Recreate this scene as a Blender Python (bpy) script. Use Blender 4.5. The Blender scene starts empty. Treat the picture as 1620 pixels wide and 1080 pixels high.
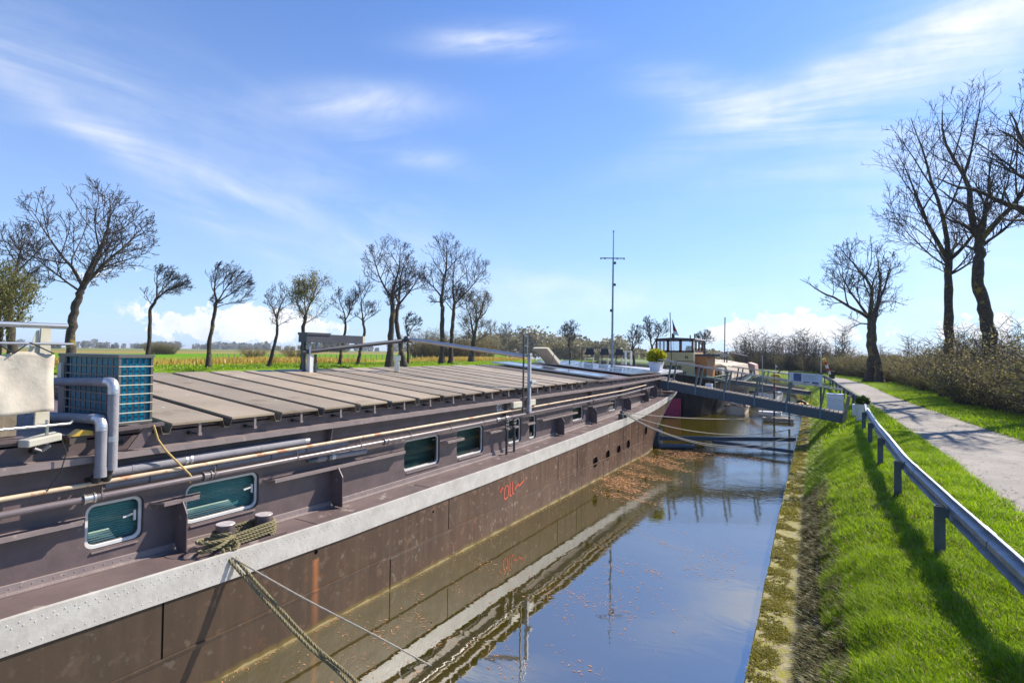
import bpy, math, random
import numpy as np
from mathutils import Vector, Matrix
rad = math.radians
SC = bpy.context.scene
COL = SC.collection

# ------------------------------------------------------------------ camera, sky, sun, exposure
EYE = Vector((0, 0, 4.0)); FPX = 850.0
RM = Matrix.Rotation(rad(30.7), 3, 'Z') @ Matrix.Rotation(rad(91.17), 3, 'X') @ Matrix.Rotation(rad(0.7), 3, 'Z')
cd = bpy.data.cameras.new('camera'); cam = bpy.data.objects.new('camera', cd); COL.objects.link(cam)
cd.sensor_width = 36; cd.lens = 36 * FPX / 1620; cd.clip_start = 0.05; cd.clip_end = 12000
cam.location = EYE; cam.rotation_euler = RM.to_euler()
SC.camera = cam
SC.view_settings.view_transform = 'Standard'; SC.view_settings.look = 'None'
SC.view_settings.exposure = 0.74; SC.view_settings.gamma = 1
SUN_EL, SUN_AZ = 42.0, 62.0            # azimuth from +X towards +Y
sd = Vector((math.cos(rad(SUN_AZ)) * math.cos(rad(SUN_EL)), math.sin(rad(SUN_AZ)) * math.cos(rad(SUN_EL)), math.sin(rad(SUN_EL))))
sl = bpy.data.lights.new('sun', 'SUN'); sun = bpy.data.objects.new('sun', sl); COL.objects.link(sun)
sl.energy = 5.0; sl.angle = rad(0.5); sl.color = (1.0, 0.91, 0.78)
sun.rotation_euler = sd.to_track_quat('Z', 'Y').to_euler()

def ray(x, y): return (RM @ Vector(((x - 810) / FPX, -(y - 540) / FPX, -1.0)))
def zat(x, y, z): d = ray(x, y); return EYE + d * ((z - EYE.z) / d.z)
def xat(x, y, X): d = ray(x, y); return EYE + d * (X / d.x)
def yat(x, y, Y): d = ray(x, y); return EYE + d * (Y / d.y)
def dat(x, y, k): return EYE + ray(x, y) * k

w = bpy.data.worlds.new('World'); SC.world = w; w.use_nodes = True
nt = w.node_tree; nt.nodes.clear()
def N(nt, t, **kw):
    n = nt.nodes.new(t)
    for k, v in kw.items():
        if k.startswith('i_'): n.inputs[k[2:].replace('_', ' ')].default_value = v
        else: setattr(n, k, v)
    return n
def math_n(nt, op, a, b=None, c=None, clamp=False):
    n = nt.nodes.new('ShaderNodeMath'); n.operation = op; n.use_clamp = clamp
    for i, v in enumerate((a, b, c)):
        if v is None: continue
        if isinstance(v, (int, float)): n.inputs[i].default_value = v
        else: nt.links.new(v, n.inputs[i])
    return n.outputs[0]
def vdot(nt, a, vec):
    n = nt.nodes.new('ShaderNodeVectorMath'); n.operation = 'DOT_PRODUCT'
    nt.links.new(a, n.inputs[0]); n.inputs[1].default_value = tuple(vec); return n.outputs['Value']
def mixc(nt, f, a, b, mode='MIX'):
    n = nt.nodes.new('ShaderNodeMix'); n.data_type = 'RGBA'; n.blend_type = mode
    for s, v in ((n.inputs[0], f), (n.inputs[6], a), (n.inputs[7], b)):
        if isinstance(v, (int, float)): s.default_value = v
        elif isinstance(v, tuple): s.default_value = (v + (1,))[:4]
        else: nt.links.new(v, s)
    return n.outputs[2]
def ramp(nt, f, stops):
    n = nt.nodes.new('ShaderNodeValToRGB'); e = n.color_ramp.elements
    while len(e) < len(stops): e.new(0.5)
    for k, (p, c) in enumerate(stops):
        e[k].position = p; e[k].color = (c + (1,))[:4] if isinstance(c, tuple) else (c, c, c, 1)
    nt.links.new(f, n.inputs[0]); return n.outputs[0]

sky = N(nt, 'ShaderNodeTexSky', sky_type='NISHITA', sun_disc=False)
sky.sun_elevation = rad(SUN_EL); sky.sun_rotation = rad(90 - SUN_AZ)
sky.air_density = 1.0; sky.dust_density = 0.2; sky.ozone_density = 1.6; sky.altitude = 0
tc = N(nt, 'ShaderNodeTexCoord'); DIR = tc.outputs['Generated']
def wnoise(scale, detail=5, rough=0.55, dist=0.0, vec=None):
    n = N(nt, 'ShaderNodeTexNoise'); n.inputs['Scale'].default_value = scale; n.inputs['Detail'].default_value = detail
    n.inputs['Roughness'].default_value = rough; n.inputs['Distortion'].default_value = dist
    nt.links.new(vec if vec is not None else DIR, n.inputs['Vector']); return n.outputs['Fac']
def axes(px, py, ang):
    c = ray(px, py).normalized(); u = Vector((-c.y, c.x, 0)).normalized() * -1; v = u.cross(c).normalized()
    a = rad(ang); return c, u * math.cos(a) + v * math.sin(a), -u * math.sin(a) + v * math.cos(a)
def blob(px, py, ang, su, sv):
    c, u, v = axes(px, py, ang)
    a = math_n(nt, 'DIVIDE', vdot(nt, DIR, u), su / FPX); b = math_n(nt, 'DIVIDE', vdot(nt, DIR, v), sv / FPX)
    # offset so that the blob is centred on c
    a = math_n(nt, 'SUBTRACT', a, c.dot(u) / (su / FPX)); b = math_n(nt, 'SUBTRACT', b, c.dot(v) / (sv / FPX))
    r = math_n(nt, 'ADD', math_n(nt, 'MULTIPLY', a, a), math_n(nt, 'MULTIPLY', b, b))
    g = math_n(nt, 'EXPONENT', math_n(nt, 'MULTIPLY', r, -1.0))
    front = math_n(nt, 'GREATER_THAN', vdot(nt, DIR, c), 0.0)
    return math_n(nt, 'MULTIPLY', g, front)
def streaks(ang, s1, s2, seed):
    c, u, v = axes(810, 200, ang)
    cx = N(nt, 'ShaderNodeCombineXYZ')
    nt.links.new(math_n(nt, 'MULTIPLY', vdot(nt, DIR, u), s1), cx.inputs[0])
    nt.links.new(math_n(nt, 'MULTIPLY', vdot(nt, DIR, v), s2), cx.inputs[1])
    cx.inputs[2].default_value = seed
    return wnoise(1.0, 7, 0.6, 1.1, cx.outputs[0])
st1 = ramp(nt, streaks(-24, 3.2, 13.0, 3.1), [(0.36, 0.0), (0.7, 1.0)])
st2 = ramp(nt, streaks(6, 2.6, 12.0, 8.4), [(0.34, 0.0), (0.66, 1.0)])
def addall(lst):
    s = None
    for g, k in lst:
        v = math_n(nt, 'MULTIPLY', g, k); s = v if s is None else math_n(nt, 'ADD', s, v)
    return s
m1 = addall([(blob(120, 190, -30, 240, 18), .55), (blob(420, 320, -20, 240, 16), .5), (blob(560, 370, -14, 160, 60), .25),
             (blob(300, 260, -25, 420, 100), .26), (blob(60, 90, -12, 130, 40), .6), (blob(560, 300, -28, 260, 60), .2)])
m2 = addall([(blob(580, 165, 6, 95, 24), 1.5), (blob(645, 240, -10, 80, 18), .9), (blob(790, 65, 2, 85, 17), 1.5),
             (blob(1150, 160, -22, 110, 26), 1.3), (blob(1290, 135, 14, 200, 28), .9), (blob(1500, 70, 18, 240, 45), 1.0),
             (blob(1600, 10, 10, 110, 50), .9), (blob(1330, 250, 4, 90, 26), .7), (blob(1560, 250, 0, 130, 110), .7), (blob(870, 450, 0, 200, 26), .5),
             (blob(1010, 480, 0, 300, 20), .35), (blob(1650, 420, 0, 260, 120), .5)])
cir = math_n(nt, 'ADD', math_n(nt, 'MULTIPLY', m1, st1), math_n(nt, 'MULTIPLY', m2, st2))
cir = math_n(nt, 'ADD', cir, math_n(nt, 'MULTIPLY', math_n(nt, 'ADD', m1, m2), 0.10))
cu_m = addall([(blob(330, 510, 0, 80, 26), .85), (blob(430, 508, 0, 60, 34), 1.0), (blob(260, 500, 0, 50, 26), .5), (blob(1195, 525, 0, 55, 26), 1.2),
               (blob(1280, 515, 0, 50, 22), 1.05), (blob(1250, 540, 0, 90, 26), 1.1), (blob(500, 525, 0, 60, 24), 1.0), (blob(1570, 520, 0, 90, 30), .8), (blob(150, 430, 0, 90, 20), .5)])
cuf = math_n(nt, 'ADD', cu_m, math_n(nt, 'MULTIPLY', math_n(nt, 'SUBTRACT', wnoise(30, 9, .62, .35), 0.50), 4.2))
cum = math_n(nt, 'MULTIPLY', ramp(nt, cuf, [(0.62, 0.0), (1.0, 1.0)]), 1.5)
cum = math_n(nt, 'MULTIPLY', cum, ramp(nt, cu_m, [(0.18, 0.0), (0.55, 1.0)]))
cfac = math_n(nt, 'ADD', math_n(nt, 'MULTIPLY', cir, 0.50, clamp=True), math_n(nt, 'MULTIPLY', cum, 0.95, clamp=True), clamp=True)
sepd = N(nt, 'ShaderNodeSeparateXYZ'); nt.links.new(DIR, sepd.inputs[0])
hz = ramp(nt, sepd.outputs[2], [(0.0, 0.75), (0.10, 0.5), (0.30, 0.22), (0.7, 0.0)])
skyt = mixc(nt, 1.0, sky.outputs[0], (0.82, 1.24, 1.88), 'MULTIPLY')
base = mixc(nt, hz, skyt, (6.0, 7.6, 10.2))
csh = ramp(nt, wnoise(18, 4, .6), [(0.35, (8.2, 8.9, 10.2)), (0.65, (10.5, 10.6, 10.8))])
final = mixc(nt, cfac, base, csh)
bg = N(nt, 'ShaderNodeBackground'); bg.inputs['Strength'].default_value = 0.066
nt.links.new(final, bg.inputs[0])
wo = N(nt, 'ShaderNodeOutputWorld'); nt.links.new(bg.outputs[0], wo.inputs[0])

# ------------------------------------------------------------------ materials
def mat(name, c1, c2=None, scale=6.0, rough=0.6, metal=0.0, bump=0.0, bscale=None, c3=None, c3t=0.62, c3s=None, stretch=None, detail=6, spec=0.5, coat=0.0, contrast=(0.35, 0.65), rough2=None):
    m = bpy.data.materials.new(name); m.use_nodes = True; t = m.node_tree
    b = t.nodes['Principled BSDF']; b.inputs['Roughness'].default_value = rough; b.inputs['Metallic'].default_value = metal
    b.inputs['Specular IOR Level'].default_value = spec; b.inputs['Coat Weight'].default_value = coat
    g = N(t, 'ShaderNodeNewGeometry').outputs['Position']
    if stretch:
        mp = N(t, 'ShaderNodeMapping'); mp.inputs['Scale'].default_value = stretch; t.links.new(g, mp.inputs[0]); v = mp.outputs[0]
    else: v = g
    def nz(s, d=detail, vec=v):
        n = N(t, 'ShaderNodeTexNoise'); n.inputs['Scale'].default_value = s; n.inputs['Detail'].default_value = d
        n.inputs['Roughness'].default_value = 0.62; t.links.new(vec, n.inputs['Vector']); return n.outputs['Fac']
    if c2 is None: c2 = tuple(x * 0.75 for x in c1)
    nf = nz(scale)
    f = ramp(t, nf, [(contrast[0], 0.0), (contrast[1], 1.0)])
    col = mixc(t, f, c1, c2)
    if c3:
        f3 = ramp(t, nz(c3s or scale * 2.3), [(c3t, 0.0), (c3t + 0.06, 1.0)])
        col = mixc(t, f3, col, c3)
    t.links.new(col, b.inputs['Base Color'])
    if rough2 is not None:
        rr = N(t, 'ShaderNodeMapRange'); t.links.new(nz(scale * 1.7), rr.inputs[0]); rr.inputs[1].default_value = .35; rr.inputs[2].default_value = .65
        rr.inputs[3].default_value = rough; rr.inputs[4].default_value = rough2; t.links.new(rr.outputs[0], b.inputs['Roughness'])
    if bump:
        bn = N(t, 'ShaderNodeBump'); bn.inputs['Strength'].default_value = 1.0; bn.inputs['Distance'].default_value = bump
        t.links.new(nz(bscale or scale * 3, 4, g), bn.inputs['Height']); t.links.new(bn.outputs[0], b.inputs['Normal'])
    m['t'] = 1
    return m
M = {}
M['mauve'] = mat('mauve_paint', (.150, .110, .110), (.108, .082, .083), 3, .42, bump=.002, bscale=30, c3=(.20, .16, .14), c3t=.66, c3s=5, rough2=.55)
M['deck'] = mat('deck_paint', (.155, .112, .106), (.115, .085, .082), 1.8, .38, bump=.0015, bscale=25, c3=(.30, .25, .22), c3t=.60, c3s=2.6, rough2=.55)
M['band'] = mat('white_band_paint', (.52, .50, .455), (.41, .39, .35), 4, .5, bump=.004, bscale=14, c3=(.42, .38, .33), c3t=.67, c3s=9)
M['hatch'] = mat('hatch_paint', (.32, .255, .175), (.255, .20, .135), 1.1, .5, bump=.002, bscale=9, c3=(.22, .165, .10), c3t=.60, c3s=2.2, rough2=.6)
def vary(m, k=.35, spots=None):          # each plate weathers a little differently
    t = m.node_tree; b = t.nodes['Principled BSDF']; src = b.inputs['Base Color'].links[0].from_socket; oi = N(t, 'ShaderNodeObjectInfo')
    f = math_n(t, 'ADD', math_n(t, 'MULTIPLY', oi.outputs['Random'], k), 1 - k * .5); cx = N(t, 'ShaderNodeCombineXYZ')
    for i in range(3): t.links.new(f, cx.inputs[i])
    c = mixc(t, 1.0, src, cx.outputs[0], 'MULTIPLY')
    if spots:
        g = N(t, 'ShaderNodeNewGeometry').outputs['Position']; v = N(t, 'ShaderNodeTexVoronoi'); v.inputs['Scale'].default_value = spots; t.links.new(g, v.inputs['Vector'])
        c = mixc(t, ramp(t, v.outputs['Distance'], [(.05, .7), (.09, 0.)]), c, (.55, .53, .48))
    t.links.new(c, b.inputs['Base Color'])
vary(M['hatch'], .34, 3.1)
M['hatchdk'] = mat('dark_hatch_gutter_shade', (.085, .066, .05), (.06, .048, .036), 4, .7)  # dark end-hatch paint, also the painted shadow inside the gutters
M['gutmid'] = mat('gutter_mid_shade', (.15, .12, .09), (.11, .088, .065), 4, .7)  # weaker painted shadow for every other gutter
M['ledge'] = mat('pale_ledge_paint', (.25, .20, .19), (.20, .16, .155), 5, .5, c3=(.34, .27, .23), c3t=.62, c3s=14)
M['pipe'] = mat('brown_pipe_paint', (.17, .14, .14), (.14, .11, .115), 8, .32, spec=.6)
M['wpipe'] = mat('old_cream_pipe', (.60, .48, .33), (.48, .35, .23), 4, .5, c3=(.40, .17, .07), c3t=.54, c3s=3.5)
M['lagging'] = mat('grey_pipe_lagging', (.26, .25, .27), (.21, .205, .225), 5, .75, bump=.004, bscale=30)
M['foil'] = mat('foil_tape', (.62, .62, .64), (.5, .5, .52), 20, .35, .7, bump=.004, bscale=60)
M['steel'] = mat('galvanised_steel', (.33, .37, .42), (.22, .25, .30), 5, .46, .7, bump=.001, bscale=40, c3=(.17, .19, .22), c3t=.6, c3s=9)
M['steeldk'] = mat('blue_grey_steel', (.075, .10, .125), (.055, .075, .10), 8, .5, .2)
M['stainless'] = mat('stainless_tube', (.66, .64, .60), (.58, .55, .50), 8, .28, .85)
M['black'] = mat('black_rubber', (.012, .012, .013), (.02, .02, .02), 10, .6)
M['dkgrey'] = mat('dark_grey_paint', (.06, .062, .075), (.045, .047, .06), 5, .45)
M['pumpgrey'] = mat('pump_case_grey', (.12, .115, .11), (.10, .095, .09), 5, .45)
M['fin'] = mat('blue_heat_exchanger_fins', (.003, .22, .36), (.002, .14, .24), 9, .38, .3)
M['white'] = mat('white_paint', (.72, .72, .70), (.62, .62, .60), 8, .4)
M['cream'] = mat('cream_white', (.62, .58, .46), (.54, .50, .39), 8, .55)
M['postgrey'] = mat('pale_post_grey', (.44, .44, .46), (.36, .36, .38), 8, .45)
M['canvas'] = mat('weathered_canvas', (.52, .47, .39), (.42, .37, .30), 3, .85, bump=.01, bscale=6, c3=(.38, .33, .24), c3t=.64, c3s=5)
M['rope'] = mat('olive_rope', (.27, .23, .12), (.13, .115, .055), 40, .85, bump=.004, bscale=160)
M['ropeg'] = mat('grey_rope', (.42, .38, .31), (.30, .27, .22), 40, .85)
M['ropey'] = mat('yellow_cord', (.58, .42, .16), (.45, .30, .10), 30, .8)
M['bollard'] = mat('bollard_paint', (.15, .115, .125), (.12, .095, .10), 8, .4, bump=.002, bscale=40)
M['boltop'] = mat('worn_bollard_top', (.50, .46, .46), (.38, .34, .34), 14, .4)
M['solar'] = mat('solar_glass', (.02, .035, .075), (.025, .045, .09), 3, .12, spec=.9)
M['alu'] = mat('aluminium_frame', (.5, .5, .52), (.42, .42, .44), 8, .35, .8)
M['red'] = mat('red_paint', (.42, .03, .02), (.34, .03, .02), 8, .5)
M['redline'] = mat('red_graffiti', (.62, .06, .02), (.5, .05, .02), 12, .5)
M['orange'] = mat('orange_wood', (.50, .20, .05), (.40, .16, .05), 6, .5)
M['magenta'] = mat('magenta_paint', (.30, .008, .07), (.24, .008, .05), 5, .45)
M['boatcream'] = mat('cream_boat_paint', (.58, .43, .20), (.50, .37, .17), 5, .5)
M['maroon'] = mat('maroon_paint', (.09, .018, .018), (.07, .015, .015), 5, .4)
M['green'] = mat('green_paint', (.03, .13, .09), (.025, .10, .07), 5, .45)
M['blackhull'] = mat('black_hull_paint', (.008, .009, .013), (.02, .018, .022), 3, .45, bump=.004, bscale=12, spec=.25)
M['tan'] = mat('tan_tarpaulin', (.50, .42, .33), (.42, .35, .27), 2, .8, bump=.02, bscale=3)
M['pink'] = mat('faded_pink_paint', (.52, .33, .27), (.45, .28, .23), 4, .6)
M['yellow'] = mat('yellow_plastic', (.66, .42, .05), (.55, .33, .05), 6, .5)
M['signwhite'] = mat('sign_white', (.70, .70, .76), (.66, .66, .72), 4, .4)
M['signblue'] = mat('sign_blue_print', (.05, .09, .22), (.12, .16, .28), 12, .4)
M['wood'] = mat('weathered_wood', (.30, .25, .19), (.20, .165, .125), 9, .8, stretch=(1, 1, 1), bump=.004, bscale=30)
M['fabric'] = mat('dark_chair_fabric', (.035, .04, .05), (.03, .033, .042), 20, .85)
M['soil'] = mat('dark_soil', (.04, .03, .02), (.03, .02, .015), 20, .95)
M['asphalt'] = mat('asphalt', (.30, .275, .245), (.215, .195, .17), .9, .9, bump=.006, bscale=120, c3=(.16, .145, .12), c3t=.60, c3s=5)
M['bark'] = mat('tree_bark', (.085, .064, .048), (.035, .028, .023), 7, .95, bump=.05, bscale=11, c3=(.20, .145, .03), c3t=.57, c3s=1.6)
M['barkdk'] = mat('dark_twigs', (.040, .033, .033), (.055, .042, .038), 5, .9)
M['barkbr'] = mat('brown_twigs', (.17, .125, .09), (.07, .052, .04), 1.2, .9)
M['stone'] = mat('bank_stone', (.13, .11, .085), (.05, .045, .03), 6, .95, bump=.03, bscale=9, c3=(.16, .15, .03), c3t=.52, c3s=4)

def leafmat(name, c1, c2, trans=.5, scale=3.0, c3=None):
    m = bpy.data.materials.new(name); m.use_nodes = True; t = m.node_tree; t.nodes.clear()
    at = N(t, 'ShaderNodeAttribute', attribute_name='shade')
    g = N(t, 'ShaderNodeNewGeometry')
    nz = N(t, 'ShaderNodeTexNoise'); nz.inputs['Scale'].default_value = scale; nz.inputs['Detail'].default_value = 3; t.links.new(g.outputs['Position'], nz.inputs['Vector'])
    f = math_n(t, 'ADD', math_n(t, 'MULTIPLY', at.outputs['Fac'], 0.6), math_n(t, 'MULTIPLY', math_n(t, 'SUBTRACT', nz.outputs['Fac'], .3), 1.1), clamp=True)
    col = mixc(t, f, c1, c2)
    if c3:
        col = mixc(t, math_n(t, 'GREATER_THAN', at.outputs['Fac'], 0.90), col, c3)
    d = N(t, 'ShaderNodeBsdfDiffuse'); tr = N(t, 'ShaderNodeBsdfTranslucent'); mx = N(t, 'ShaderNodeMixShader'); mx.inputs[0].default_value = trans
    t.links.new(col, d.inputs[0]); t.links.new(col, tr.inputs[0]); t.links.new(d.outputs[0], mx.inputs[1]); t.links.new(tr.outputs[0], mx.inputs[2])
    gl = N(t, 'ShaderNodeBsdfGlossy'); gl.inputs['Roughness'].default_value = .45; m2 = N(t, 'ShaderNodeMixShader'); m2.inputs[0].default_value = .03
    t.links.new(mx.outputs[0], m2.inputs[1]); t.links.new(gl.outputs[0], m2.inputs[2])
    o = N(t, 'ShaderNodeOutputMaterial'); t.links.new(m2.outputs[0], o.inputs[0]); return m
M['grass'] = leafmat('grass_blades', (.13, .27, .004), (.44, .60, .010), .5, 1.4, c3=(.45, .42, .20))
M['moss'] = leafmat('moss_tufts', (.20, .19, .02), (.40, .34, .03), .35, 2.4, c3=(.40, .34, .22))
M['deadgrass'] = leafmat('bank_dead_grass', (.06, .05, .02), (.20, .17, .04), .3, 3.0, c3=(.12, .2, .02))
M['reed'] = leafmat('orange_reeds', (.46, .32, .06), (.70, .52, .13), .4, .25)
M['olive'] = leafmat('olive_leaves', (.10, .11, .02), (.26, .25, .08), .4, 6)
M['yleaf'] = leafmat('yellow_shrub_leaves', (.20, .26, .01), (.62, .55, .02), .4, 8)
M['dleaf'] = leafmat('dark_green_leaves', (.02, .05, .01), (.05, .10, .02), .3, 8)
M['bud'] = leafmat('tree_buds', (.16, .15, .03), (.26, .24, .05), .4, 2)
M['catkin'] = leafmat('bush_catkins', (.15, .13, .045), (.44, .37, .14), .4, 1.6)
M['litter'] = leafmat('floating_litter', (.34, .15, .07), (.52, .30, .16), .1, 9)

# hull brown with streaks, rust run and waterline growth
def hull_mat():
    m = mat('brown_hull_paint', (.088, .042, .023), (.060, .031, .018), .9, .52, spec=.25, bump=.010, bscale=2.2, rough2=.6, c3=(.15, .085, .055), c3t=.58, c3s=6)
    t = m.node_tree; b = t.nodes['Principled BSDF']; src = b.inputs['Base Color'].links[0].from_socket
    g = N(t, 'ShaderNodeNewGeometry').outputs['Position']; s = N(t, 'ShaderNodeSeparateXYZ'); t.links.new(g, s.inputs[0])
    mp = N(t, 'ShaderNodeMapping'); mp.inputs['Scale'].default_value = (1, 5, .35); t.links.new(g, mp.inputs[0])
    n = N(t, 'ShaderNodeTexNoise'); n.inputs['Scale'].default_value = 1.6; n.inputs['Detail'].default_value = 8; t.links.new(mp.outputs[0], n.inputs[0])
    c = mixc(t, math_n(t, 'MULTIPLY', ramp(t, n.outputs['Fac'], [(.46, 0.), (.70, 1.)]), .55), src, (.14, .078, .045))
    n3 = N(t, 'ShaderNodeTexNoise'); n3.inputs['Scale'].default_value = 7; n3.inputs['Detail'].default_value = 6; t.links.new(g, n3.inputs[0])
    c = mixc(t, ramp(t, n3.outputs['Fac'], [(.64, 0.), (.70, .6)]), c, (.25, .20, .15))
    n4 = N(t, 'ShaderNodeTexNoise'); n4.inputs['Scale'].default_value = 2.3; n4.inputs['Detail'].default_value = 9; n4.inputs['Roughness'].default_value = .75; t.links.new(g, n4.inputs[0])
    c = mixc(t, ramp(t, n4.outputs['Fac'], [(.60, 0.), (.68, .7)]), c, (.24, .085, .03))
    c = mixc(t, ramp(t, n4.outputs['Fac'], [(.30, .6), (.38, 0.)]), c, (.035, .026, .02))
    # the near part is darker, greener paint
    c = mixc(t, math_n(t, 'MULTIPLY', ramp(t, math_n(t, 'DIVIDE', s.outputs[1], 12.0), [(.2, 1.0), (.85, 0.)]), .7), c, (.055, .045, .030))
    # rust run below the small drain hole at y = 5.28
    dy = math_n(t, 'ABSOLUTE', math_n(t, 'SUBTRACT', s.outputs[1], math_n(t, 'ADD', 5.28, math_n(t, 'MULTIPLY', math_n(t, 'SUBTRACT', n.outputs['Fac'], .5), .06))))
    rr = math_n(t, 'MULTIPLY', ramp(t, dy, [(0.0, 1.0), (.075, 0.0)]), ramp(t, s.outputs[2], [(.1, .25), (.95, .8), (1.08, .8), (1.1, 0.)]))
    c = mixc(t, rr, c, (.42, .15, .05))
    # growth at the waterline
    n2 = N(t, 'ShaderNodeTexNoise'); n2.inputs['Scale'].default_value = 2.5; n2.inputs['Detail'].default_value = 6; t.links.new(g, n2.inputs[0])
    zz = math_n(t, 'ADD', s.outputs[2], math_n(t, 'MULTIPLY', math_n(t, 'SUBTRACT', n2.outputs['Fac'], .5), -.16))
    c = mixc(t, ramp(t, zz, [(.025, .8), (.085, 0.)]), c, (.17, .125, .03))
    c = mixc(t, ramp(t, zz, [(.008, .9), (.022, 0.)]), c, (.36, .29, .14))
    t.links.new(c, b.inputs['Base Color']); return m
M['hull'] = hull_mat()

def glass_mat(name, tint, refl=.12):
    m = bpy.data.materials.new(name); m.use_nodes = True; t = m.node_tree; t.nodes.clear()
    tr = N(t, 'ShaderNodeBsdfTransparent'); tr.inputs[0].default_value = tint + (1,)
    gl = N(t, 'ShaderNodeBsdfGlossy'); gl.inputs['Roughness'].default_value = .03
    lw = N(t, 'ShaderNodeLayerWeight'); lw.inputs[0].default_value = .5
    f = math_n(t, 'ADD', math_n(t, 'MULTIPLY', math_n(t, 'POWER', lw.outputs['Facing'], 4.0), .8), refl, clamp=True)
    mx = N(t, 'ShaderNodeMixShader'); t.links.new(f, mx.inputs[0]); t.links.new(tr.outputs[0], mx.inputs[1]); t.links.new(gl.outputs[0], mx.inputs[2])
    o = N(t, 'ShaderNodeOutputMaterial'); t.links.new(mx.outputs[0], o.inputs[0]); return m
M['glass'] = glass_mat('teal_glass', (.82, .95, .95), .06)
M['teal'] = mat('teal_interior_reflection', (.01, .11, .12), (.006, .07, .08), 3, .5)  # teal of the reflecting glass put into the interior colour
M['dark_in'] = mat('interior_reflection', (.008, .06, .055), (.004, .03, .03), 1.5, .6)  # dark room behind the pane, teal-green glass reflection painted in
M['blind'] = mat('sunlit_blind_slat', (.82, .78, .60), (.76, .72, .55), 4, .5)  # same blind where the sun strikes it, brightness painted in
M['shadeblind'] = mat('shaded_blind_slat', (.11, .31, .30), (.08, .23, .23), 4, .5)  # same blind in shade behind the glass, tone painted in

def water_mat():
    m = bpy.data.materials.new('canal_water'); m.use_nodes = True; t = m.node_tree; b = t.nodes['Principled BSDF']
    g = N(t, 'ShaderNodeNewGeometry').outputs['Position']; s = N(t, 'ShaderNodeSeparateXYZ'); t.links.new(g, s.inputs[0])
    n = N(t, 'ShaderNodeTexNoise'); n.inputs['Scale'].default_value = .5; n.inputs['Detail'].default_value = 4; t.links.new(g, n.inputs[0])
    col = mixc(t, ramp(t, n.outputs['Fac'], [(.3, 0.), (.7, 1.)]), (.040, .033, .0003), (.054, .043, .0004))
    t.links.new(col, b.inputs['Base Color']); b.inputs['Roughness'].default_value = .02; b.inputs['IOR'].default_value = 2.7
    b.inputs['Specular IOR Level'].default_value = 1.0
    mp = N(t, 'ShaderNodeMapping'); mp.inputs['Scale'].default_value = (1, 1.7, 1); t.links.new(g, mp.inputs[0])
    a = N(t, 'ShaderNodeTexNoise'); a.inputs['Scale'].default_value = .9; a.inputs['Detail'].default_value = 3; a.inputs['Distortion'].default_value = .8; t.links.new(mp.outputs[0], a.inputs[0])
    r = N(t, 'ShaderNodeTexNoise'); r.inputs['Scale'].default_value = 6; r.inputs['Detail'].default_value = 4; r.inputs['Distortion'].default_value = .5; t.links.new(mp.outputs[0], r.inputs[0])
    far = ramp(t, math_n(t, 'DIVIDE', s.outputs[1], 60.0), [(.18, .03), (.42, .55), (1., .8)])
    h = math_n(t, 'ADD', math_n(t, 'MULTIPLY', a.outputs['Fac'], .0055), math_n(t, 'MULTIPLY', math_n(t, 'MULTIPLY', r.outputs['Fac'], far), .016))
    bn = N(t, 'ShaderNodeBump'); bn.inputs['Distance'].default_value = 1.0; bn.inputs['Strength'].default_value = .55; t.links.new(h, bn.inputs['Height']); t.links.new(bn.outputs[0], b.inputs['Normal'])
    return m
M['water'] = water_mat()

def ground_mat():
    m = mat('verge_ground', (.075, .13, .012), (.12, .19, .018), 1.2, .95, bump=.02, bscale=20, c3=(.10, .085, .03), c3t=.60, c3s=7)
    return m
M['void'] = mat('dark_opening', (.004, .004, .004), (.003, .003, .003), 5, 1.0, spec=0)
M['ground'] = ground_mat()
M['cap'] = mat('mossy_concrete', (.33, .28, .16), (.20, .18, .09), 9, .95, bump=.014, bscale=26, c3=(.25, .23, .03), c3t=.50, c3s=11, contrast=(.4, .6))
def field_mat():
    m = bpy.data.materials.new('field_meadow'); m.use_nodes = True; t = m.node_tree; b = t.nodes['Principled BSDF']; b.inputs['Roughness'].default_value = 1; b.inputs['Specular IOR Level'].default_value = 0
    g = N(t, 'ShaderNodeNewGeometry').outputs['Position']; s = N(t, 'ShaderNodeSeparateXYZ'); t.links.new(g, s.inputs[0])
    mp = N(t, 'ShaderNodeMapping'); mp.inputs['Scale'].default_value = (.035, .012, 1); t.links.new(g, mp.inputs[0])
    n = N(t, 'ShaderNodeTexNoise'); n.inputs['Scale'].default_value = 1; n.inputs['Detail'].default_value = 6; t.links.new(mp.outputs[0], n.inputs[0])
    n2 = N(t, 'ShaderNodeTexNoise'); n2.inputs['Scale'].default_value = .6; n2.inputs['Detail'].default_value = 6; t.links.new(g, n2.inputs[0])
    d = math_n(t, 'ADD', math_n(t, 'MULTIPLY', s.outputs[0], -1), math_n(t, 'MULTIPLY', math_n(t, 'SUBTRACT', n.outputs['Fac'], .5), 40))
    col = ramp(t, math_n(t, 'DIVIDE', d, 400.0), [(0.08, (.13, .22, .02)), (.11, (.12, .20, .02)), (.128, (.40, .29, .06)), (.15, (.17, .26, .02)), (.30, (.11, .26, .02)),
                                                  (.36, (.13, .27, .03)), (.44, (.32, .22, .10)), (.62, (.28, .21, .10)), (.75, (.15, .22, .05)), (1., (.20, .20, .09))])
    col = mixc(t, math_n(t, 'MULTIPLY', n2.outputs['Fac'], .3), col, (.10, .13, .03)); t.links.new(col, b.inputs['Base Color']); return m
M['field'] = field_mat()

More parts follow.
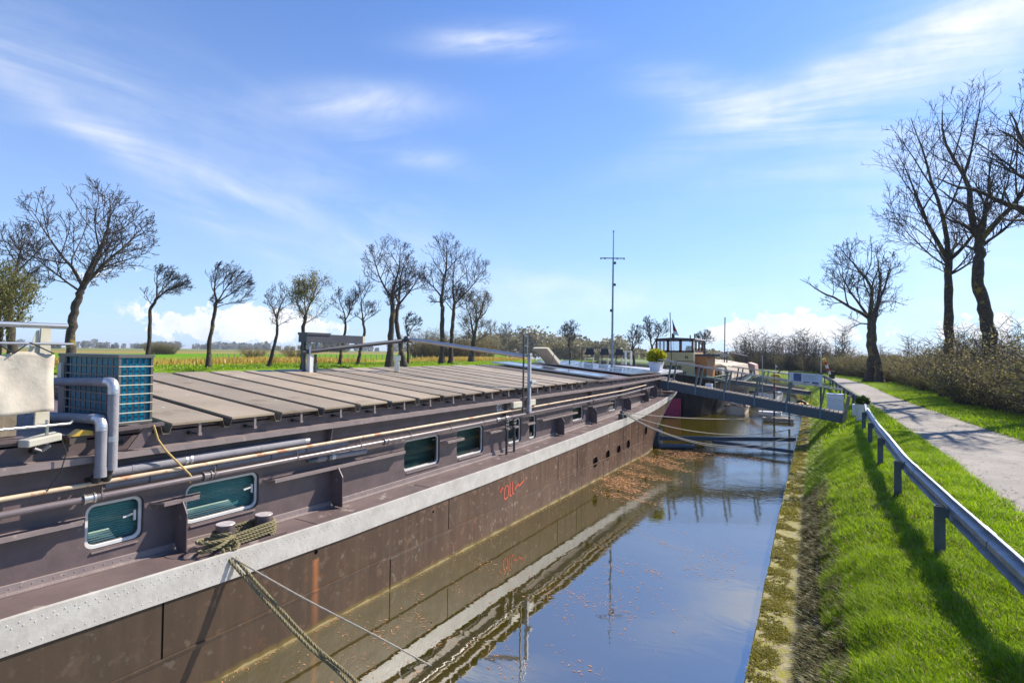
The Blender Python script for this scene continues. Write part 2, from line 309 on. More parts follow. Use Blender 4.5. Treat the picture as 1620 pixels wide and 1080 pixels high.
# ------------------------------------------------------------------ mesh helpers
def tag(o, label=None, cat=None, group=None, kind=None):
    if label: o['label'] = label
    if cat: o['category'] = cat
    if group: o['group'] = group
    if kind: o['kind'] = kind
    return o
def thing(name, label, cat, loc=(0, 0, 0), group=None):
    o = bpy.data.objects.new(name, None); COL.objects.link(o); o.location = loc; o.empty_display_size = .2
    return tag(o, label, cat, group)
def wloc(p):
    v = Vector((0, 0, 0))
    while p is not None: v += Vector(p.location); p = p.parent
    return v
class MB:
    def __init__(s): s.v = []; s.f = []; s.mi = []; s.m = 0
    def add(s, vs, fs):
        o = len(s.v); s.v += [tuple(p) for p in vs]; s.f += [tuple(i + o for i in f) for f in fs]; s.mi += [s.m] * len(fs); return s
    def box(s, x0, x1, y0, y1, z0, z1):
        return s.hexa([(x0, y0, z0), (x1, y0, z0), (x1, y1, z0), (x0, y1, z0), (x0, y0, z1), (x1, y0, z1), (x1, y1, z1), (x0, y1, z1)])
    def hexa(s, p): return s.add(p, [(0, 3, 2, 1), (4, 5, 6, 7), (0, 1, 5, 4), (1, 2, 6, 5), (2, 3, 7, 6), (3, 0, 4, 7)])
    def bar(s, a, b, w, h, up=(0, 0, 1)):
        a = Vector(a); b = Vector(b); d = (b - a).normalized(); u = Vector(up)
        r = d.cross(u)
        if r.length < 1e-4: r = Vector((1, 0, 0))
        r.normalize(); u = r.cross(d); r *= w / 2; u *= h / 2
        return s.hexa([a - r - u, a + r - u, b + r - u, b - r - u, a - r + u, a + r + u, b + r + u, b - r + u])
    def tube(s, pts, r, n=8, cap=True):
        pts = [Vector(p) for p in pts]; k = len(pts); rr = r if isinstance(r, (list, tuple)) else [r] * k
        o = len(s.v); prev = None
        for i, p in enumerate(pts):
            d = (pts[min(i + 1, k - 1)] - pts[max(i - 1, 0)]).normalized()
            if prev is None:
                a = Vector((0, 0, 1)) if abs(d.z) < .9 else Vector((1, 0, 0)); u = d.cross(a).normalized()
            else: u = (prev - d * prev.dot(d)).normalized()
            prev = u; v = d.cross(u)
            for j in range(n):
                t = 2 * math.pi * j / n; s.v.append(tuple(p + (u * math.cos(t) + v * math.sin(t)) * rr[i]))
        for i in range(k - 1):
            for j in range(n):
                a = o + i * n + j; b = o + i * n + (j + 1) % n; s.f.append((a, b, b + n, a + n)); s.mi.append(s.m)
        if cap: s.f.append(tuple(o + j for j in range(n))[::-1]); s.f.append(tuple(o + (k - 1) * n + j for j in range(n))); s.mi += [s.m] * 2
        return s
    def prism(s, poly, axis, a, b):
        def P(u, v, w): return {'x': (w, u, v), 'y': (u, w, v), 'z': (u, v, w)}[axis]
        n = len(poly); vs = [P(u, v, a) for u, v in poly] + [P(u, v, b) for u, v in poly]
        return s.add(vs, [tuple(range(n))[::-1], tuple(range(n, 2 * n))] + [(i, (i + 1) % n, n + (i + 1) % n, n + i) for i in range(n)])
    def lathe(s, prof, c=(0, 0, 0), n=16, axis='z'):
        o = len(s.v); c = Vector(c)
        for r, z in prof:
            for j in range(n):
                t = 2 * math.pi * j / n; q = (r * math.cos(t), r * math.sin(t), z)
                if axis == 'x': q = (z, q[0], q[1])
                if axis == 'y': q = (q[0], z, q[1])
                s.v.append(tuple(c + Vector(q)))
        for i in range(len(prof) - 1):
            for j in range(n):
                a = o + i * n + j; b = o + i * n + (j + 1) % n; s.f.append((a, b, b + n, a + n)); s.mi.append(s.m)
        s.f.append(tuple(o + j for j in range(n))[::-1]); s.f.append(tuple(o + (len(prof) - 1) * n + j for j in range(n))); s.mi += [s.m] * 2
        return s
    def dome(s, c, r, ax=(1, 0, 0), h=.5):
        ax = Vector(ax); u = ax.orthogonal().normalized(); v = ax.cross(u); c = Vector(c)
        vs = [c + (u * math.cos(t) + v * math.sin(t)) * r for t in [k * math.pi / 3 for k in range(6)]] + [c + (u * math.cos(t) + v * math.sin(t)) * r * .6 + ax * r * h for t in [k * math.pi / 3 for k in range(6)]]
        return s.add(vs, [(i, (i + 1) % 6, 6 + (i + 1) % 6, 6 + i) for i in range(6)] + [tuple(range(6, 12))])
    def build(s, name, m, parent=None, smooth=False, origin=None, mats=None):
        me = bpy.data.meshes.new(name)
        off = wloc(parent) if parent is not None else Vector(origin or (0, 0, 0))
        vs = [(p[0] - off.x, p[1] - off.y, p[2] - off.z) for p in s.v]
        me.from_pydata(vs, [], s.f)
        for mm in (mats or [m]): me.materials.append(M[mm])
        if mats: me.polygons.foreach_set('material_index', s.mi)
        if smooth: me.polygons.foreach_set('use_smooth', [True] * len(me.polygons)); me.set_sharp_from_angle(angle=rad(40))
        me.update()
        o = bpy.data.objects.new(name, me); COL.objects.link(o)
        if parent is not None: o.parent = parent
        elif origin: o.location = origin
        return o
def bevel(o, wd=.01, seg=2):
    b = o.modifiers.new('bevel', 'BEVEL'); b.width = wd; b.segments = seg; b.limit_method = 'ANGLE'; return o
def npmesh(name, V, F, m, parent=None, attr=None, origin=None, smooth=False):
    me = bpy.data.meshes.new(name); off = wloc(parent) if parent is not None else Vector(origin or (0, 0, 0))
    V = np.asarray(V, np.float32) - np.array(off, np.float32); F = np.asarray(F, np.int32); k = F.shape[1]
    me.vertices.add(len(V)); me.vertices.foreach_set('co', V.ravel())
    me.loops.add(F.size); me.loops.foreach_set('vertex_index', F.ravel())
    me.polygons.add(len(F)); me.polygons.foreach_set('loop_start', np.arange(0, F.size, k, dtype=np.int32)); me.polygons.foreach_set('loop_total', np.full(len(F), k, np.int32))
    if smooth: me.polygons.foreach_set('use_smooth', np.ones(len(F), bool))
    me.update(calc_edges=True)
    if attr is not None:
        a = me.attributes.new('shade', 'FLOAT', 'POINT'); a.data.foreach_set('value', np.asarray(attr, np.float32))
    me.materials.append(M[m]); o = bpy.data.objects.new(name, me); COL.objects.link(o)
    if parent is not None: o.parent = parent
    elif origin: o.location = origin
    return o
def copy_tree(o, parent=None):
    c = o.copy(); COL.objects.link(c); c.parent = parent
    for ch in list(o.children): copy_tree(ch, c)
    return c
def interp(tab, y): return float(np.interp(y, [a for a, b in tab], [b for a, b in tab]))
def text_mesh(name, s, size, m, parent, loc, ux, uy, depth=.004, bold=.0):
    cu = bpy.data.curves.new(name, 'FONT'); cu.body = s; cu.size = size; cu.extrude = depth; cu.offset = bold
    to = bpy.data.objects.new('tmp', cu); me = bpy.data.meshes.new_from_object(to); bpy.data.objects.remove(to)
    ux = Vector(ux).normalized(); uy = Vector(uy).normalized(); uz = ux.cross(uy); off = wloc(parent); L = Vector(loc)
    for v in me.vertices: c = v.co.copy(); v.co = L + ux * c.x + uy * c.y + uz * c.z - off
    me.materials.clear(); me.materials.append(M[m]); me.name = name
    o = bpy.data.objects.new(name, me); COL.objects.link(o); o.parent = parent; return o
random.seed(7); rng = np.random.default_rng(7)

# ------------------------------------------------------------------ setting: water, banks, road
mb = MB(); mb.add([(-900, -200, 0), (400, -200, 0), (400, 1200, 0), (-900, 1200, 0)], [(0, 1, 2, 3)])
tag(mb.build('water', 'water'), kind='structure')
EDGE = [(-20, -.75), (0, -.84), (7.3, -.87), (15, -1.08), (27, -1.30), (41, -1.6), (60, -3.0), (80, -8.5), (105, -21), (150, -46), (330, -150), (700, -366), (2500, -1410)]
def path_pts(tab, ystep):
    ys = []
    y = tab[0][0]
    while y < 60: ys.append(y); y += ystep
    ys += [60, 66, 73, 80, 90, 105, 125, 150, 200, 330, 700, 2500]
    return [(interp(tab, q), q) for q in ys]
PATH = path_pts(EDGE, .5)
def edge_x(y): return interp(EDGE, y)
PROF = [(0, .28), (.50, .29), (.56, .33), (.80, .60), (1.04, .88), (1.3, 1.10), (1.6, 1.28), (2.2, 1.47), (3.0, 1.545), (3.6, 1.55), (6, 1.55), (9, 1.55), (14, 1.45), (30, 1.4), (90, 1.5), (400, 1.5), (3000, 1.5)]
def ground_z(off): return np.interp(off, [p[0] for p in PROF], [p[1] for p in PROF])
def sweep(offs, zf, m, name, noise=0.0, path=PATH, cut=None):
    P = [Vector((x, y, 0)) for x, y in path if cut is None or cut[0] <= y <= cut[1]]
    V = []; k = len(offs)
    for i, p in enumerate(P):
        d = (P[min(i + 1, len(P) - 1)] - P[max(i - 1, 0)]).normalized(); n = Vector((d.y, -d.x, 0))
        for j, o in enumerate(offs):
            q = p + n * o; z = zf(o, p.y)
            if noise and .6 < o < 3.0: z += noise * (math.sin(q.x * 7 + q.y * 2.3) * math.sin(q.y * 3.1 + 1.3 * math.sin(q.y)) + .5 * math.sin(q.y * 9 + q.x * 4))
            V.append((q.x, q.y, z))
    F = [(i * k + j, i * k + j + 1, (i + 1) * k + j + 1, (i + 1) * k + j) for i in range(len(P) - 1) for j in range(k - 1)]
    b = MB(); b.add(V, F); o = b.build(name, m); o.data.polygons.foreach_set('use_smooth', [True] * len(F)); return o
offs = [.54, .60, .8, 1.0, 1.12, 1.25, 1.4, 1.6, 1.8, 2.0, 2.2, 2.6, 3.0, 3.6, 6, 9, 14, 30, 90, 400, 3000]
tag(sweep(offs[3:], lambda o, y: float(ground_z(o)), 'ground', 'ground', .02), kind='structure')
tag(sweep([.50, .54, .60, .68, .76, .84, .92, 1.0, 1.04, 1.12], lambda o, y: float(ground_z(o)) + .03 * math.sin(o * 40 + y * 5) * math.sin(y * 3.7) + (.0 if o < 1.02 else .0), 'stone', 'stone_bank', .012), kind='structure')
# concrete quay edge: wall and cap with slightly ragged front
capb = MB()
P = [p for p in PATH if p[1] <= 130]
V = []
for i, (x, y) in enumerate(P):
    j = random.uniform(-.012, .012) + (.03 if int(y / 2.6) % 2 else 0) * 0
    for o, z in ((-.0 + j, -.6), (-.0 + j, .24), (.02 + j, .275), (.30, .285), (.535, .31)): V.append((x + o, y, z + (random.uniform(-.006, .006) if z > .2 else 0)))
capb.add(V, [(i * 5 + j, i * 5 + j + 1, (i + 1) * 5 + j + 1, (i + 1) * 5 + j) for i in range(len(P) - 1) for j in range(4)])
tag(capb.build('quay_edge', 'cap'), kind='structure')
for y in (10.2, 13.0, 21):
    pass
# road
RL = [(-20, 2.8), (5, 2.75), (11, 2.55), (18.5, 2.32), (25, 2.08), (40, 1.35), (56, .62), (70, -1.2), (85, -6.0), (105, -15.5), (150, -40), (330, -144)]
RR = [(-20, 5.3), (5, 5.25), (15, 5.1), (21.5, 4.92), (26, 4.5), (34.6, 3.78), (40, 3.45), (56, 2.7), (70, 1.3), (85, -3.0), (105, -12.6), (150, -37), (330, -141)]
ys = [-20 + i for i in range(90)] + [72, 76, 80, 85, 92, 100, 110, 125, 150, 200, 330]
V = []
for y in ys:
    a, b = interp(RL, y), interp(RR, y); jl = .03 * math.sin(y * 2.1) + .02 * math.sin(y * 5.3)
    for t in (0, .25, .5, .75, 1): V.append((a + (b - a) * t + (jl if t in (0, 1) else 0), y, 1.556 + .012 * (1 - (2 * t - 1) ** 2)))
rb = MB(); rb.add(V, [(i * 5 + j, i * 5 + j + 1, (i + 1) * 5 + j + 1, (i + 1) * 5 + j) for i in range(len(ys) - 1) for j in range(4)])
o = rb.build('road', 'asphalt', smooth=True); tag(o, kind='structure')
# left land across the basin
shore = [(-35.5, -300), (-35.5, 50), (-37.5, 61), (-42, 72), (-52, 92), (-190, 300), (-400, 640), (-1450, 2500)]
land = [(x, y, 2.6) for x, y in shore] + [(-5000, 4000, 2.6), (-6000, -300, 2.6)]
lb = MB(); lb.add(land, [tuple(range(len(land)))[::-1]])
P2 = [Vector((x, y, 0)) for x, y in shore]; V = []
for i, p in enumerate(P2):
    d = (P2[min(i + 1, len(P2) - 1)] - P2[max(i - 1, 0)]).normalized(); n = Vector((d.y, -d.x, 0))
    V += [(p.x, p.y, 2.6), tuple(p + n * 3.2 + Vector((0, 0, -.3)))]
lb.add(V, [(2 * i, 2 * i + 1, 2 * i + 3, 2 * i + 2) for i in range(len(P2) - 1)])
tag(lb.build('field', 'field'), kind='structure')
# horizon-wide far ground
fg = MB(); fg.add([(-6000, 3000, 1.0), (6000, 1500, 1.0), (6000, 9000, 1.0), (-6000, 9000, 1.0)], [(0, 1, 2, 3)])
tag(fg.build('far_terrain', 'field'), kind='structure')

# ------------------------------------------------------------------ barge
DECK = [(-12, 1.75), (-6, 1.64), (0, 1.56), (2, 1.54), (4.5, 1.47), (6.5, 1.45), (10.5, 1.48), (15, 1.57), (19, 1.68), (22, 1.84), (24, 1.99), (26.5, 2.26), (31, 2.75)]
dz = lambda y: interp(DECK, y)
XH, XC, XE = -6.37, -7.05, -6.91
CX = -9.2
barge = thing('barge', 'long brown and mauve steel barge with tan hatch covers and white riveted band', 'barge', (CX, 10, 0))
def outline(kind):
    if kind == 'd': side = [(XH, y) for y in np.arange(-12, 26.01, .5)] + [(-6.44, 27), (-6.62, 28), (-6.95, 29), (-7.5, 30), (-8.2, 30.8), (CX, 31.2)]
    else: side = [(XH, y) for y in np.linspace(-12, 21.6, 77)] + [(-6.52, 22.8), (-6.85, 24), (-7.35, 25.4), (-7.95, 26.8), (-8.6, 28.2), (CX, 29.2)]
    return side
D, W = outline('d'), outline('w')
n = len(D)
def mir(p): return (2 * CX - p[0], p[1])
def hullstrip(z0f, z1f, out=0.0, lev=4):
    V = []
    for sgn in (0, 1):
        for i in range(n):
            d, w_ = D[i], W[i]
            if sgn: d, w_ = mir(d), mir(w_)
            zt = dz(d[1])
            for L in range(lev + 1):
                z = z0f(zt) + (z1f(zt) - z0f(zt)) * L / lev; t = min(1, max(0, z / zt)) ** 1.6
                x = w_[0] + (d[0] - w_[0]) * t; y = w_[1] + (d[1] - w_[1]) * t
                V.append((x + out * (-1 if sgn else 1), y, z))
    F = []
    for sgn in (0, 1):
        for i in range(n - 1):
            for L in range(lev):
                a = (sgn * n + i) * (lev + 1) + L; q = (a, a + lev + 1, a + lev + 2, a + 1); F.append(q if not sgn else q[::-1])
    return V, F
hb = MB(); hb.add(*hullstrip(lambda z: -.5, lambda z: z - .28, 0, 8)); hb.build('hull', 'hull', barge, smooth=True)
bb = MB(); bb.add(*hullstrip(lambda z: z - .30, lambda z: z + .012, .022, 2)); bb.add(*hullstrip(lambda z: z - .30, lambda z: z - .299, .011, 1))
V = []
for i in range(n):                      # top rim of the band
    x, y = D[i]; V += [(x + .022, y, dz(y) + .012), (x - .03, y, dz(y) + .014)]
bb.add(V, [(2 * i, 2 * i + 1, 2 * i + 3, 2 * i + 2) for i in range(n - 1)])
# rivets
rv = bb; y = -1.0
while y < 15:
    rv.dome((XH + .022, y, dz(y) - .045), .0085); rv.dome((XH + .022, y + .03, dz(y) - .085), .008)
    if y < 8: rv.dome((XH + .022, y, dz(y) - .262), .008)
    y += .085 if y < 6 else .11
bb.build('rubbing_band', 'band', barge)
# plating seams: raised strake lap and vertical butt straps
se = MB()
ysr = [-12 + i for i in range(34)]
V = []
for y in ysr: V += [(XH + .001, y, .560), (XH + .014, y, .556), (XH + .014, y, .538), (XH + .001, y, .50)]
se.add(V, [(4 * i + j, 4 * i + j + 1, 4 * i + j + 5, 4 * i + j + 4) for i in range(len(ysr) - 1) for j in range(3)])
y = 0
while y < 9: se.dome((XH + .008, y, .522), .007); y += .075
se.build('strake_seam', 'hull', barge)
for y, z0, z1 in ((3.22, .56, 1.22), (6.81, .0, .5), (8.41, .56, 1.16), (13.26, .56, 1.19), (14.54, .56, 1.18), (16.63, .02, .52), (18.6, .56, 1.3), (20.3, .56, 1.4)):
    g = MB(); g.box(XH - .004, XH + .003, y - .008, y + .008, z0, z1); g.build('plate_joint', 'void', barge)
for y in (14.9, 17.2, 19.5, 21.0): g = MB(); g.box(XH, XH + .005, y - .006, y + .006, .0, dz(y) - .3); g.build('weld_line', 'hull', barge)
for y, z in ((15.95, .60), (17.05, .64), (18.11, .66), (19.14, .71), (21.3, .95)):
    g = MB(); g.lathe([(.165, -.02), (.165, .004)], (XH, y, z), 24, 'x'); ph = g.build('porthole', 'void', barge, smooth=True)
    g = MB(); g.tube([(XH + .006, y + .17 * math.cos(t), z + .17 * math.sin(t)) for t in np.linspace(0, 2 * math.pi, 25)], .008, 5, False); g.build('rim', 'hull', ph, smooth=True)
g = MB(); g.lathe([(.028, -.01), (.028, .006)], (XH, 5.28, 1.10), 12, 'x'); g.build('drain_hole', 'void', barge)
g = MB(); g.lathe([(.02, -.01), (.02, .006)], (XH, 7.93, 1.02), 12, 'x'); g.build('drain_hole', 'void', barge)
# red lettering on the hull (only its top shows)
g = MB(); X = XH + .004
def stroke(pts, wd=.02):
    for a, b in zip(pts, pts[1:]): g.bar((X, a[0], a[1]), (X, b[0], b[1]), wd, .004, up=(1, 0, 0))
stroke([(10.30, .86), (10.33, .96)], .04); stroke([(10.30, .96), (10.40, .93)], .03)
stroke([(10.45, .70), (10.46, .88), (10.54, .97), (10.62, .94), (10.64, .84)], .03); stroke([(10.64, .84), (10.62, .70), (10.52, .66), (10.45, .70)], .03)
stroke([(10.70, 1.0), (10.71, .70), (10.78, .69)], .035); stroke([(10.82, 1.0), (10.83, .72), (10.90, .71)], .03)
stroke([(10.93, .80), (11.10, .90), (11.12, .83), (11.34, .92)], .035); stroke([(11.34, .92), (11.33, 1.04)], .018)
g.build('red_lettering', 'redline', barge)
# deck
V = []
for i in range(n):
    x, y = D[i]; V += [(x - .01, y, dz(y)), (2 * CX - x + .01, y, dz(y))]
g = MB(); g.add(V, [(2 * i, 2 * i + 1, 2 * i + 3, 2 * i + 2) for i in range(n - 1)]); g.build('deck', 'deck', barge)
# deck plate laps and foot angle
g = MB()
for y in (-.8, 5.35, 7.9, 11.6, 15.1, 19.4): g = MB(); g.box(XC, XH - .03, y, y + .05, dz(y) - .02, dz(y) + .006); g.build('deck_lap', 'deck', barge)
g = MB(); ysf = list(np.arange(-8, 26.01, .5)); V = []
for y in ysf: V += [(XC + .10, y, dz(y) + .002), (XC + .10, y, dz(y) + .012), (XC + .022, y, dz(y) + .016), (XC + .018, y, dz(y) + .085), (XC, y, dz(y) + .09)]
g.add(V, [(5 * i + j, 5 * i + j + 1, 5 * i + j + 6, 5 * i + j + 5) for i in range(len(ysf) - 1) for j in range(4)])
y = 0
while y < 12:
    g.dome((XC + .06, y, dz(y) + .014), .009, (0, 0, 1)); g.dome((XC + .02, y + .03, dz(y) + .05), .009); y += .09
g.build('foot_angle', 'ledge', barge)
# coaming wall with window openings
WIN = [(2.73, 3.32, 1.74, 2.26), (3.80, 4.82, 1.74, 2.26), (7.87, 8.96, 1.66, 2.28), (9.56, 10.61, 1.64, 2.29), (11.75, 12.41, 1.65, 2.29), (12.85, 13.25, 1.64, 2.29), (15.70, 16.57, 1.82, 2.28), (18.92, 19.76, 1.86, 2.29),
       (.55, 1.35, 1.74, 2.26)]
ZW0, ZW1, YW0, YW1 = 1.2, 3.03, -8.0, 26.2
def rrect(a, b, c, d, r, k=6):
    pts = []
    for cx, cz, t0 in ((b - r, d - r, 0), (a + r, d - r, 90), (a + r, c + r, 180), (b - r, c + r, 270)):
        for j in range(k + 1): t = rad(t0 + 90 * j / k); pts.append((cx + r * math.cos(t), cz + r * math.sin(t)))
    return pts
g = MB(); yprev = YW0
for a, b, c, d in sorted(WIN):
    a0, b0 = a - .04, b + .04
    g.add([(XC, yprev, ZW0), (XC, a0, ZW0), (XC, a0, ZW1), (XC, yprev, ZW1)], [(0, 1, 2, 3)])
    c0, d0 = c - .04, d + .04
    g.add([(XC, a0, ZW0), (XC, b0, ZW0), (XC, b0, c0), (XC, a0, c0)], [(0, 1, 2, 3)])
    g.add([(XC, a0, d0), (XC, b0, d0), (XC, b0, ZW1), (XC, a0, ZW1)], [(0, 1, 2, 3)])
    L = rrect(a, b, c, d, .10); k = len(L); V = [(XC, y, z) for y, z in L] + [(XC - .10, y, z) for y, z in L]
    # outer square ring: project loop points to the rectangle
    R = []
    for y, z in L:
        cy, cz = (a + b) / 2, (c + d) / 2; sy = (b0 - a0) / 2 / max(1e-6, abs(y - cy)); sz = (d0 - c0) / 2 / max(1e-6, abs(z - cz)); q = min(sy, sz); R.append((XC, cy + (y - cy) * q, cz + (z - cz) * q))
    o = len(g.v); g.add(V + R, [(i, (i + 1) % k, k + (i + 1) % k, k + i)[::-1] for i in range(k)] + [(2 * k + i, 2 * k + (i + 1) % k, (i + 1) % k, i) for i in range(k)])
    for cyy, czz in ((a0, c0), (a0, d0), (b0, c0), (b0, d0)):      # corner triangles
        idx = sorted(range(k), key=lambda i: (R[i][1] - cyy) ** 2 + (R[i][2] - czz) ** 2)
        i0 = min(range(k), key=lambda i: (abs(R[i][1] - cyy) > 1e-4, abs(R[i][2] - czz))); i1 = min(range(k), key=lambda i: (abs(R[i][2] - czz) > 1e-4, abs(R[i][1] - cyy)))
        g.add([(XC, cyy, czz), R[i0], R[i1]], [(0, 1, 2)])
    yprev = b0
g.add([(XC, yprev, ZW0), (XC, YW1, ZW0), (XC, YW1, ZW1), (XC, yprev, ZW1)], [(0, 1, 2, 3)])
g.add([(XC, YW1, ZW0), (-11.4, YW1 + 2.5, ZW0), (-11.4, YW1 + 2.5, 3.4), (XC, YW1, ZW1)], [(0, 1, 2, 3)])
g.add([(-11.45, YW0, ZW0), (-11.45, YW1 + 2.5, ZW0), (-11.45, YW1 + 2.5, 3.48), (-11.45, YW0, 3.48)], [(0, 1, 2, 3)][::-1])
g.add([(XC, YW0, ZW0), (-11.45, YW0, ZW0), (-11.45, YW0, 3.48), (XC, YW0, ZW1)], [(0, 1, 2, 3)])
g.build('coaming_wall', 'mauve', barge)
for wi, (a, b, c, d) in enumerate(WIN):
    L0 = rrect(a, b, c, d, .10); L1 = rrect(a + .045, b - .045, c + .055, d - .045, .07); k = len(L0)
    g = MB(); xo = XC - .055
    V = [(xo, y, z) for y, z in L0] + [(xo + .018, y, z) for y, z in rrect(a + .012, b - .012, c + .012, d - .012, .09)] + [(xo + .018, y, z) for y, z in rrect(a + .04, b - .04, c + .045, d - .04, .075)] + [(xo - .02, y, z) for y, z in L1]
    g.add(V, [(q * k + i, q * k + (i + 1) % k, (q + 1) * k + (i + 1) % k, (q + 1) * k + i) for q in range(3) for i in range(k)])
    fr = g.build('window', 'white', barge, smooth=True)
    g = MB(); g.add([(xo - .012, y, z) for y, z in L1], [tuple(range(k))]); g.build('pane', 'glass', fr)
    g = MB(); g.tube([(xo - .006, y, z) for y, z in L1 + L1[:1]], .008, 4, False); g.build('gasket', 'black', fr)
    if wi in (0, 1):
        g = MB(); z = c + .04; kk = 0
        while z < d - .02:
            frac = (z - c) / (d - c); g.m = 1 if frac > .36 else 0  # pale lower rows paint the sunlit patch of the blind
            ye = (b - .04) if g.m else (a + (b - a) * (.62 - frac * .5 + (.16 if wi else 0)))
            if not g.m: g.box(xo - .036, xo - .030, a + .01, ye, z, z + .0155); g.m = 1
            g.box(xo - .085, xo - .07, a + .01, b - .01, z - .004, z + .017); z += .027; kk += 1
        g.build('blind', 'blind', fr, mats=['blind', 'shadeblind'])
        g = MB(); g.bar((xo + .002, b - .10, c + .30), (xo + .002, b - .20, c + .285), .02, .02); g.box(xo - .02, xo + .0, b - .085, b - .06, c + .22, c + .34); g.build('latch', 'white', fr)
    g = MB(); g.add([(xo - .16, a - .1, c - .1), (xo - .16, b + .1, c - .1), (xo - .16, b + .1, d + .1), (xo - .16, a - .1, d + .1)], [(0, 1, 2, 3)]); g.build('interior_reflection', 'teal' if wi < 2 else 'dark_in', fr)
    g = MB(); g.box(XC + .001, XC + .018, a + .06, b - .06, c - .028, c - .012); g.build('sill', 'ledge', fr)
# fender ledges, web plates
def ledge(a, b, z):
    g = MB(); x1 = XC + .155
    g.prism([(XC, a), (XC, b), (x1, b - .09), (x1, a + .09)], 'z', z - .014, z + .012); g.box(x1 - .02, x1, a + .09, b - .09, z - .035, z - .0145)
    g.build('stiffener_ledge', 'ledge', barge)
for a, b, z in ((-3, .3, 2.13), (1.6, 2.74, 2.13), (3.38, 3.98, 2.13), (4.88, 7.82, 2.11), (8.95, 9.72, 2.11), (10.6, 12.1, 2.11), (12.42, 13.0, 2.11), (13.27, 15.85, 2.13), (16.93, 19.1, 2.2), (19.9, 23, 2.3)):
    ledge(a, b, z)
for y, zt in ((3.68, 2.115), (6.12, 2.095), (14.52, 2.115), (17.10, 2.185), (20.7, 2.29), (23.1, 2.45), (24.4, 2.6), (1.0, 2.1)):
    g = MB(); z0 = dz(y) + .016; x1 = XC + .27
    g.prism([(XC, z0 + .07), (XC + .05, z0), (x1, z0), (x1, zt - .14), (x1 - .10, zt - .002), (XC, zt - .002)], 'y', y - .007, y + .007)
    web = g.build('web_plate', 'mauve', barge)
    g = MB(); g.lathe([(.026, -.009), (.026, .009)], (XC + .13, y, zt - .20), 14, 'y'); g.build('lit_eye_disc', 'ledge', web)  # pale disc painted as the light showing through the plate's hole
# upper flange and wall posts
g = MB(); xf = -6.87
for i in range(len(ysf) - 1):
    a, b = ysf[i], ysf[i + 1]; za, zb = 2.82 + max(0, a - 19) * .012, 2.82 + max(0, b - 19) * .012
    g.add([(XC, a, za), (xf, a, za), (xf, a, za - .07), (xf - .02, a, za - .07), (xf - .02, a, za - .02), (XC, a, za - .02), (XC, b, zb), (xf, b, zb), (xf, b, zb - .07), (xf - .02, b, zb - .07), (xf - .02, b, zb - .02), (XC, b, zb - .02)],
          [(j, (j + 1) % 6, 6 + (j + 1) % 6, 6 + j) for j in range(5)])
g.build('coaming_flange', 'ledge', barge)
for y in (-1.2, 6.02, 11.5, 17.0, 20.1, 22.9):
    g = MB(); g.prism([(XC, 2.3), (XC + .05, 2.3), (XC + .13, 2.74), (XC + .13, 2.80), (XC, 2.80)], 'y', y - .012, y + .012); g.build('coaming_bracket', 'mauve', barge)
# roof hatches
ZE, SL = 3.085, .096
rz = lambda x: ZE + (XE - x) * SL
XR = -11.42; GUT = 3.47; PER = .765
for k in range(0, 17):
    y0, y1 = GUT + PER * k + .075, GUT + PER * (k + 1) - .055
    g = MB(); r = random.uniform(-.004, .004)
    xa = XE
    p = [(xa, ZE + r), (XR, rz(XR) + r), (XR, rz(XR) + r - .028), (xa, ZE + r - .028)]
    g.prism(p, 'y', y0, y1)
    for yy in (y0 + .03, y1 - .03): g.box(XR + .1, XR + .12, yy, yy + .01, 3.3, 3.4)
    h = g.build('hatch_cover', 'hatch', barge)
    # latch below the eave
    ym = (y0 + y1) / 2 + .03
    g = MB(); g.box(XE - .03, XE - .018, ym - .016, ym + .016, ZE - .16, ZE - .03); g.box(XE - .03, XE - .01, ym - .022, ym + .022, ZE - .19, ZE - .155); g.build('clamp_strap', 'ledge', h)
    g = MB(); g.tube([(XC, ym - .08, 2.93), (XC + .07, ym - .08, 2.93)], .022, 8); g.tube([(XC + .05, ym - .08, 2.93), (XC + .09, ym - .02, 2.92)], .012, 6); g.build('clamp_bolt', 'black', h, smooth=True)
for k in range(0, 18):                 # gutters between the hatches, their sun shadow put into the dark colours
    yg = GUT + PER * k; g = MB()
    prof = [(yg - .055, .0), (yg - .03, -.095), (yg + .05, -.095), (yg + .075, .0), (yg + .070, .0), (yg + .045, -.088), (yg - .025, -.088), (yg - .050, .0)]
    off = -.03
    A = [(XE - .004, y, ZE + off + z) for y, z in prof]; B = [(XR, y, rz(XR) + off + z) for y, z in prof]; m_ = len(prof)
    g.add(A + B, [(i, (i + 1) % m_, m_ + (i + 1) % m_, m_ + i) for i in range(m_)] + [tuple(range(m_))])
    g.build('roof_gutter', 'hatchdk' if k % 2 else 'gutmid', barge)
g = MB(); g.box(XR, XC + .03, -8, 3.40, 3.031, 3.06); g.build('terrace_floor', 'mauve', barge)
g = MB(); g.prism([(XC, 3.0), (XR, rz(XR) - .13), (XR, rz(XR) - .15), (XC, 2.98)], 'y', -8, 28.6); g.build('roof_underdeck', 'mauve', barge)
